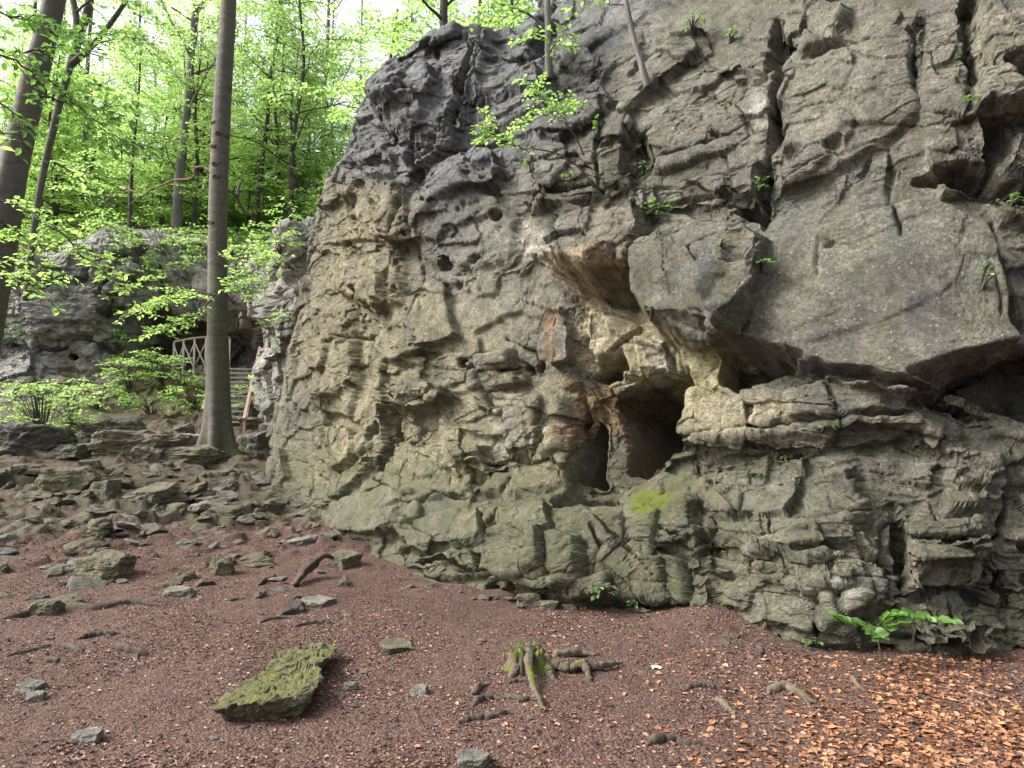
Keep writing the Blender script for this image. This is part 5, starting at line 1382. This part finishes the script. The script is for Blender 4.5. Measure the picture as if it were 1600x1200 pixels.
# far wood reads as one mass
L = Leaves(); n = 170
for i in range(n):
    Y = r.uniform(62, 110); X = (r.uniform(-200, 720) - 800) / F * Y; z0 = float(hill_h(np.array(X), np.array(Y)))
    zc = z0 + r.uniform(0, 1) ** 1.6 * 13; k = 150
    c_ = np.array([X, Y, zc]); pos = c_ + r.normal(size=(k, 3)) * np.array([2.0, 2.0, 1.2])
    L.add(pos, r.normal(size=(k, 3)), np.array([0, 0, 1.0]) + r.normal(size=(k, 3)) * .6, .38 * (.6 + .7 * r.random(k)))
tag(L.build('distant_wood', M_LEAF_HAZE), 'pale green mass of far foliage closing the view through the wood', 'wood', None, 'stuff')
# low green cover on the rear slope
L = Leaves()
for i in range(2600):
    Y = 22.5 + 9 * r.random() ** 1.3; px = r.uniform(-60, 520); p = hillpt(px, Y) + np.array([0, 0, .05 + .35 * r.random()])
    k = 14; L.add(p + r.normal(size=(k, 3)) * np.array([.28, .28, .12]), r.normal(size=(k, 3)) * np.array([1, 1, .3]), np.array([0, 0, 1.0]) + r.normal(size=(k, 3)) * .4, .10 * (.6 + .7 * r.random(k)))
tag(L.build('undergrowth', M_LEAFY), 'bright green low herbs covering the ground above the rear wall', 'undergrowth', None, 'stuff')

# ============================================================ bushes and ferns on and below the rear wall
bpy.context.view_layer.update()
def cast(px, py, objs=None):
    d = Vector(ray(px, py)).normalized(); o = Vector((0, 0, CAMZ)); best = None
    for ob in (objs or (cliff, far_cliff, ground)):
        ok, loc, nrm, _ = ob.ray_cast(o, d)
        if ok and (best is None or (loc - o).length < best[2]): best = (loc, nrm, (loc - o).length)
    return (np.array(best[0]), np.array(best[1])) if best else (at(px, py, 20), np.array([0, -1.0, 0]))
def bush(px, py, wpx, hpx, label, seed, lsz=.09, leafmat=None, name='bush', cat='bush', ns=26, group=None, objs=None, stem=True, dens=1.0):
    global cnt
    p, nr = cast(px, py, objs); sc = p[1] / F; rx = wpx * sc / 2; hz = hpx * sc; r = np.random.default_rng(seed)
    e = empty(name, tuple(p), label, cat, group); m = MB(); L = Leaves()
    for i in range(ns):
        a = r.uniform(0, 6.28); f = r.uniform(.15, 1); rr = rx * (.25 + .6 * r.random())
        tip = np.array([math.cos(a) * rr, math.sin(a) * rr * .6 - .12, hz * f])
        mid = tip * np.array([.4, .4, .75]); m.tube(np.stack([np.array([0, .08, -.08]), mid, tip]), [.012, .008, .004], 4, False)
        dd = np.array([math.cos(a), math.sin(a) * .7 - .2, .1]) + r.normal(size=3) * .25
        spray(L, mid * .5 + tip * .5, dd, (max(.05, rx * .7) if cat == 'plant' else min(.55, .25 + rx * .45)) * r.uniform(.6, 1.2), lsz, r, .2, True, dens)
    m.build('stems', M_BARKD, e); L.build('leaves', leafmat or M_LEAF, e); cnt += L.count(); return e
bush(60, 690, 190, 105, 'wide low shrub with tiers of light leaves at the left below the rock wall', 101, .085, M_LEAF, ns=55)
bush(110, 668, 110, 75, 'light green shrub leaning over the dark boulder', 102, .085, M_LEAFY, ns=26)
bush(185, 560, 110, 55, 'loose shrub growing on the rock wall right of the round hole', 103, .09, M_HERB, ns=18)
bush(200, 610, 90, 60, 'fresh green bush on the slope below the railing', 104, .09, M_LEAFY, ns=24)
bush(250, 598, 90, 45, 'dense bush under the left end of the railing', 105, .09, M_LEAF, ns=26)
bush(300, 640, 70, 40, 'small bush left of the beech trunk halfway up the slope', 106, .09, M_LEAFY, ns=16)
bush(235, 648, 80, 40, 'low plant on the mossy slope above the long tan slab', 107, .08, M_HERB, ns=16)
bush(262, 575, 50, 35, 'small bush at the left railing post', 108, .09, M_LEAFY, ns=12)
bush(402, 655, 48, 70, 'upright bush with drooping leaves right of the stairs', 109, .085, M_LEAFY, ns=22)
bush(455, 515, 45, 35, 'small bush on the buttress beside the big cliff', 110, .08, M_LEAFY, ns=10)
bush(420, 545, 30, 50, 'little plant in the crack right of the stairs', 111, .08, M_HERB, ns=8)
bush(250, 470, 90, 70, 'shrub hanging on the rear wall above the grotto', 112, .10, M_LEAF, ns=22)
bush(170, 500, 70, 50, 'grey green bush clinging to the rear wall', 113, .10, M_LEAF, ns=14)
bush(330, 425, 90, 60, 'dark green bush on the edge of the rear wall behind the beech', 114, .11, M_LEAF, ns=22)
bush(230, 395, 120, 45, 'leafy tangle along the top edge of the rear wall', 115, .11, M_LEAF, ns=26)
bush(440, 400, 70, 50, 'pale bush on top of the buttress between the walls', 116, .10, M_LEAF, ns=18)
bush(20, 545, 60, 70, 'dark ivy like shrub at the far left of the rear wall', 117, .09, M_LEAFD, ns=18)
bush(150, 420, 80, 50, 'light bush draped over the middle of the rear wall', 121, .1, M_LEAF, ns=18)
bush(210, 445, 70, 70, 'hanging green shrub right of the light bush on the rear wall', 122, .1, M_LEAF, ns=18)
bush(290, 400, 90, 50, 'bright bush on the rear wall edge left of the beech', 123, .1, M_LEAFY, ns=20)
bush(160, 545, 60, 40, 'small bush right of the round hole in the rear wall', 124, .09, M_LEAF, ns=12)
bush(285, 612, 70, 40, 'round bush on the slope right below the railing', 125, .09, M_LEAFY, ns=18)
bush(150, 640, 80, 45, 'fresh bush on the slope behind the flat topped boulder', 126, .09, M_LEAFY, ns=20)
bush(215, 575, 70, 40, 'light bush left of the railing', 127, .09, M_LEAFY, ns=16)
bush(300, 575, 60, 28, 'creeping bush along the platform edge below the railing', 128, .08, M_LEAF, ns=14)
bush(15, 690, 50, 30, 'bright yellow green plant at the left edge on the slope', 118, .08, M_LEAFY, ns=12)
bush(60, 440, 60, 40, 'green tuft above the pale rocks at the upper left of the rear wall', 119, .1, M_LEAF, ns=12)
bush(455, 345, 50, 40, 'bright sapling tuft at the left shoulder of the big cliff', 120, .1, M_LEAFY, ns=12)

# ------------------------------------------------------------ plants on the big cliff
def tuft(px, py, wpx, hpx, label, seed, lsz=.06, mat=None, ns=9, name='fern'):
    return bush(px, py, wpx, hpx, label, seed, lsz, mat or M_HERB, name, 'plant', ns, None, (cliff,), True, .9)
for i, a in enumerate([
 (1022,352,50,42,'fern tuft in the hollow above the round nose of rock',.06,12),(895,296,36,28,'small green tuft at the foot of the arched twig',.06,8),
 (937,205,22,18,'tiny fern below the pale twin stems',.05,6),(1187,305,14,26,'little fern in the long vertical crack',.045,6),
 (1189,418,20,20,'fresh single sprig at the right of the nose of rock',.07,4),(1019,488,16,9,'tiny fern on the belly of the nose of rock',.035,5),
 (1141,68,20,18,'green sprig high on the right wall',.05,5),(1082,48,30,20,'mossy tuft near the top edge of the photo',.05,8),
 (1222,718,16,9,'little green sprig on the ledge right of the moss patch',.045,4),(1173,742,14,8,'tiny green sprig above the moss patch',.04,4),
 (1287,668,16,10,'small sprig growing from the ledge joint',.04,4),(1510,165,20,12,'leaf tuft at the base of the upper right block',.05,5),
 (1535,455,14,50,'thin strip of green herbs in the slanting crack of the great slab',.035,9),(512,168,16,14,'small tuft on the left edge of the big cliff',.07,5),
 (540,200,22,20,'dark tuft on the shoulder of the left buttress',.08,7),(945,930,40,20,'small herbs at the foot of the cliff above the stump',.05,9),
 (990,942,34,18,'green herbs on the soil at the cliff foot',.05,8),(928,960,26,10,'flat green leaves lying before the cliff foot',.06,4),
 (1262,1002,14,14,'small seedling at the dark undercut',.05,3),(515,846,14,6,'tiny green plant at the left foot of the cliff',.05,4),
 (1005,270,24,14,'green sprigs in the hollow of the middle wall',.05,5),(830,270,20,14,'small fern left of the arched twig',.05,5),(1125,385,18,10,'small fern on the nose of rock',.04,4),
 (1580,320,20,14,'green tuft in the dark notch at the right edge',.05,5)]):
    tuft(a[0], a[1], a[2], a[3], a[4], 140 + i, a[5], M_HERB, a[6])
def cliff_tree(name, label, stem_paths, rads, boughs, lsz, seed, mat, leafmat, sprays=(8, .28)):
    (bx, by) = stem_paths[0][0]; p, nr = cast(bx, by, (cliff,)); Y = p[1] - .05
    e = empty(name, tuple(p), label, 'young tree'); m = MB()
    def W(path, dy=0.0): return np.array([at(x, y, Y - dy * i) for i, (x, y) in enumerate(path)])
    for sp, rd in zip(stem_paths, rads):
        q = W(sp, .04); n = 6 * len(q); Q = catmull(q, np.linspace(0, len(q) - 1, n)); m.tube(Q - p, np.linspace(rd, rd * .6, n), 8, True, .1)
    m.build('trunk', mat, e)
    global cnt
    if boughs: cnt += bough(e, p, [W(b, .12) for b in boughs], .008, sprays, lsz, seed, leafmat, M_BARKD, 1.0, 'boughs', .15, .3)
cliff_tree('young_tree', 'grey stemmed young tree in the gully right of the left buttress', [[(858,124),(857,80),(856,30),(854,-40)], [(856,45),(838,30),(812,16),(780,6)]], [.062, .022], [[(854,40),(820,20),(780,25),(740,20)],[(855,20),(870,60),(860,80)],[(850,10),(820,-10),(790,-20)],[(838,30),(830,60),(822,70)],[(856,0),(890,-10),(900,20)]], .10, 201, M_BARKP, M_LEAFY, (6, .5))
cliff_tree('young_tree', 'pair of pale bare stems rising from a pocket of the middle wall', [[(1012,136),(1002,100),(988,50),(976,-10)], [(1014,136),(1008,110),(1000,90)]], [.05, .03], [[(976,10),(950,5),(930,-10)]], .07, 202, M_BARKP, M_LEAF, (3, .25))
cliff_tree('shrub', 'shrub with an arched bare twig and bright leaves on the middle wall', [[(928,292),(905,262),(870,240),(832,232)], [(912,242),(900,215),(885,195)]], [.014, .012], [[(832,232),(800,228),(765,205),(748,192)],[(885,195),(862,175),(840,150),(825,132)],[(885,195),(880,170),(905,160)],[(862,180),(830,178),(805,190)],[(800,228),(780,212),(760,214)]], .06, 203, M_BARKD, M_LEAFY, (20, .24))
# green crowns on top of the big cliff
for (px, Y, z, h, lab, sd_) in ((690, 16.5, 9.0, 6, 'dark trunk with bright leaves on the top of the left buttress', 211), (610, 19.0, 8.9, 5, 'leafy young tree behind the shoulder of the left buttress', 212), (790, 17.5, 9.2, 5.5, 'bright leafy tree behind the top of the buttress', 213), (745, 21, 9.3, 8, 'taller tree behind the top of the big cliff', 214)):
    e = empty('tree', tuple(at_z(px, Y, z)), lab, 'tree')
    cnt += tree_parts(sd_, h, .17 if sd_ == 211 else .1, .05, 15, 2.2, .12, 4, 3, (.1, 0), M_BARKD, M_LEAFY, .7, e, (-10, 40), .3, .2, 8, .8)[2]
# fallen bare limb across the slope top
e = empty('fallen_limb', tuple(at(326, 263, 15.2)), 'reddish bare dead limb reaching left from behind the big beech', 'dead branch')
b_ = np.array(e.location); m = MB()
for pp, ra, rb in (([(330,270,15),(322,262,15.1),(306,262,15.2),(300,278,15.3),(270,282,15.6),(240,295,16),(220,306,16.2),(206,298,16.3),(178,304,16.6),(160,318,16.8)], .03, .012), ([(220,306,16.2),(212,312,16.2),(202,320,16.2)], .02, .01), ([(206,298,16.3),(190,288,16.5),(176,280,16.6)], .016, .008)):
    q = wander(px_path(pp), 60 if len(pp) > 4 else 12, .03, 9); m.tube(q - b_, np.linspace(ra, rb, len(q)), 7, True, .2)
m.build('wood', bark_material('red_dead_wood', (0.13, 0.085, 0.06), (0.27, 0.18, 0.13)), e)
e = empty('fallen_limb', tuple(at(366, 300, 17)), 'dark crooked dead limb right of the big beech', 'dead branch')
b_ = np.array(e.location); m = MB()
for pp in ([(356,298,16.5),(368,305,17),(375,320,17.4),(384,332,17.8)], [(370,308,17),(374,290,17.2),(380,278,17.4)]):
    m.tube(wander(px_path(pp), 20, .03, 4) - b_, np.linspace(.045, .02, 20), 7, True, .2)
m.build('wood', M_BARKD, e)

# ------------------------------------------------------------ seedling with broad leaves at the right
p = gp(1379, 1034); p[2] = float(ground_h(p[0], p[1]))
sdl = empty('seedling', tuple(p), 'small beech seedling with broad green leaves in front of the cliff foot', 'plant')
Ys = p[1]; r = np.random.default_rng(55); m = MB(); L = Leaves()
S_ = px_path([(1379,1036,Ys),(1375,1015,Ys),(1371,994,Ys),(1372,975,Ys)]) - p
m.tube(catmull(S_, np.linspace(0, 3, 14)), np.linspace(.008, .004, 14), 6, False)
for pp in ([(1371,990,Ys),(1400,975,Ys-.1),(1440,966,Ys-.15),(1488,970,Ys-.2)], [(1372,985,Ys),(1350,978,Ys-.1),(1320,970,Ys-.1),(1308,966,Ys-.1)], [(1372,978,Ys),(1385,965,Ys-.05),(1410,958,Ys-.1),(1450,966,Ys-.2)], [(1371,990,Ys),(1365,985,Ys-.2),(1372,992,Ys-.3)]):
    q = catmull(px_path(pp) - p, np.linspace(0, len(pp) - 1, 12)); m.tube(q, np.linspace(.004, .002, 12), 4, False)
    for i in range(2, 12):
        d = q[min(i + 1, 11)] - q[i - 1]; d /= np.linalg.norm(d); sg = 1 if i % 2 else -1; sd = np.cross(d, [0, 0, 1.0])
        for sg in (sg, -sg): L.add(q[i][None], (d * .7 + sd * sg * .7 + r.normal(size=3) * .15)[None], (np.array([0, -.75, 1.0]) + r.normal(size=3) * .2)[None], np.array([.085 * r.uniform(.7, 1.2)]))
m.build('stem', M_BARKD, sdl); L.build('leaves', M_SEED, sdl, None, .75)
# grass on the stump
L = Leaves(); k = 22
pp = sb + np.stack([r.normal(size=k) * .06 - .02, r.normal(size=k) * .05 - .05, .11 + .04 * r.random(k)], 1)
L.add(pp, np.stack([r.normal(size=k) * .5, r.normal(size=k) * .5 - .2, np.full(k, 1.0)], 1), np.tile([0, -1.0, .3], (k, 1)), .04 + .04 * r.random(k))
o = L.build('grass', M_LEAFD, stump, None, .12); o.location = -sb; tag(o, kind='stuff')
print('leaves', cnt)
# ============================================================ fallen leaves
r = np.random.default_rng(90)
def litter(n, fn, szr, lift):
    P_ = []; 
    while len(P_) < n:
        q = fn()
        if q is not None: P_.append(q)
    P_ = np.array(P_)[:n]; z = ground_h(P_[:, 0], P_[:, 1], True)
    k = len(P_); L.add(np.stack([P_[:, 0], P_[:, 1], z + lift * (.4 + r.random(k))], 1), np.stack([r.normal(size=k), r.normal(size=k), r.normal(size=k) * .12], 1),
        np.stack([r.normal(size=k) * .28, r.normal(size=k) * .28, np.ones(k)], 1), szr[0] + (szr[1] - szr[0]) * r.random(k) ** 1.6)
fast = lambda lo, hi: lo + (hi - lo) * r.random()
M_L1 = leaf_material('brown_litter', (0.05, 0.029, 0.024), (0.23, 0.135, 0.10), (0.1, 0.05, 0.03), .05, .03)
_gn = noise3(*np.meshgrid(np.arange(240) * .09, np.arange(240) * .09), np.full((240, 240), 2.2)) + .5 * noise3(*np.meshgrid(np.arange(240) * .3, np.arange(240) * .3), np.full((240, 240), 5.2))
def _dens(x, y): return float(np.clip(.55 + 1.3 * _gn[int((y + 2) * 12) % 240, int((x + 10) * 12) % 240], .12, 1))
L = Leaves()
def f1():
    y = 3.0 + 9.5 * r.random() ** 1.5; x = fast(-.80, .80) * y
    if x > 4.2: return None
    if r.random() > _dens(x, y): return None
    return (x, y)
litter(60000, f1, (.008, .03), .004)
tag(L.build('leaf_litter', M_L1, None, None, .7, .2), 'brown crumbled leaves covering the floor of the clearing', 'leaf litter', None, 'stuff')
M_L2 = leaf_material('orange_litter', (0.075, 0.036, 0.02), (0.36, 0.17, 0.085), (0.3, 0.12, 0.04), .08, .04)
L = Leaves()
def f2():
    px = fast(1000, 1640); py = fast(1015, 1230); g_ = None
    d = r.random()
    w = smooth(1140, 1480, px + (py - 1010) * .25) * (1 - .75 * smooth(1520, 1560, px) * smooth(1120, 1050, py)) + .10
    if d > w * (.35 + .65 * _dens(px * .01, py * .012)): return None
    Y = CAMZ / ((py - 679) / F); return ((px - 800) / F * Y, Y)
litter(5600, f2, (.014, .056), .005)
def f3():
    y = 3.0 + 6 * r.random() ** 1.3; x = fast(-.6, .8) * y
    if r.random() > (.2 + .8 * smooth(-1.2, 2.0, x)) * _dens(x + 3, y): return None
    return (x, y)
litter(2200, f3, (.015, .045), .007)
tag(L.build('orange_leaves', M_L2, None, None, .64, .12), 'orange beech leaves drifted together at the right foot of the cliff', 'leaf litter', None, 'stuff')
# ============================================================ sky, sun, camera
SUN_EL, SUN_AZ = R(42), R(-95)      # azimuth from +Y towards +X : light comes from the left
w = bpy.data.worlds.new('World'); scene.world = w; w.use_nodes = True
nt = w.node_tree; nt.nodes.clear()
sky = nt.nodes.new('ShaderNodeTexSky'); sky.sky_type = 'NISHITA'; sky.sun_disc = False
sky.sun_elevation = SUN_EL; sky.sun_rotation = SUN_AZ; sky.dust_density = 7.0; sky.air_density = 1.0; sky.ozone_density = 1.0
hs = nt.nodes.new('ShaderNodeHueSaturation'); hs.inputs['Saturation'].default_value = 0.35
bg = nt.nodes.new('ShaderNodeBackground'); bg.inputs[1].default_value = 0.15
wo = nt.nodes.new('ShaderNodeOutputWorld')
nt.links.new(sky.outputs[0], hs.inputs['Color']); nt.links.new(hs.outputs[0], bg.inputs[0]); nt.links.new(bg.outputs[0], wo.inputs[0])
ld = bpy.data.lights.new('sun', 'SUN'); ld.energy = 1.5; ld.angle = R(12); ld.color = (1.0, 0.965, 0.90)
lo = bpy.data.objects.new('sun', ld); COL.objects.link(lo)
sd = Vector((math.sin(SUN_AZ) * math.cos(SUN_EL), math.cos(SUN_AZ) * math.cos(SUN_EL), math.sin(SUN_EL)))
lo.rotation_euler = sd.to_track_quat('Z', 'Y').to_euler(); lo.location = sd * 60
cd = bpy.data.cameras.new('camera'); cam = bpy.data.objects.new('camera', cd); COL.objects.link(cam)
cam.location = (0, 0, CAMZ); cam.rotation_euler = (R(90) + PITCH, 0, 0)
cd.sensor_fit = 'HORIZONTAL'; cd.angle = 2 * math.atan(800 / F); cd.clip_start = 0.05; cd.clip_end = 2000
scene.camera = cam
scene.view_settings.view_transform = 'Standard'; scene.view_settings.look = 'None'
scene.view_settings.exposure = 1.5; scene.view_settings.gamma = 1.0
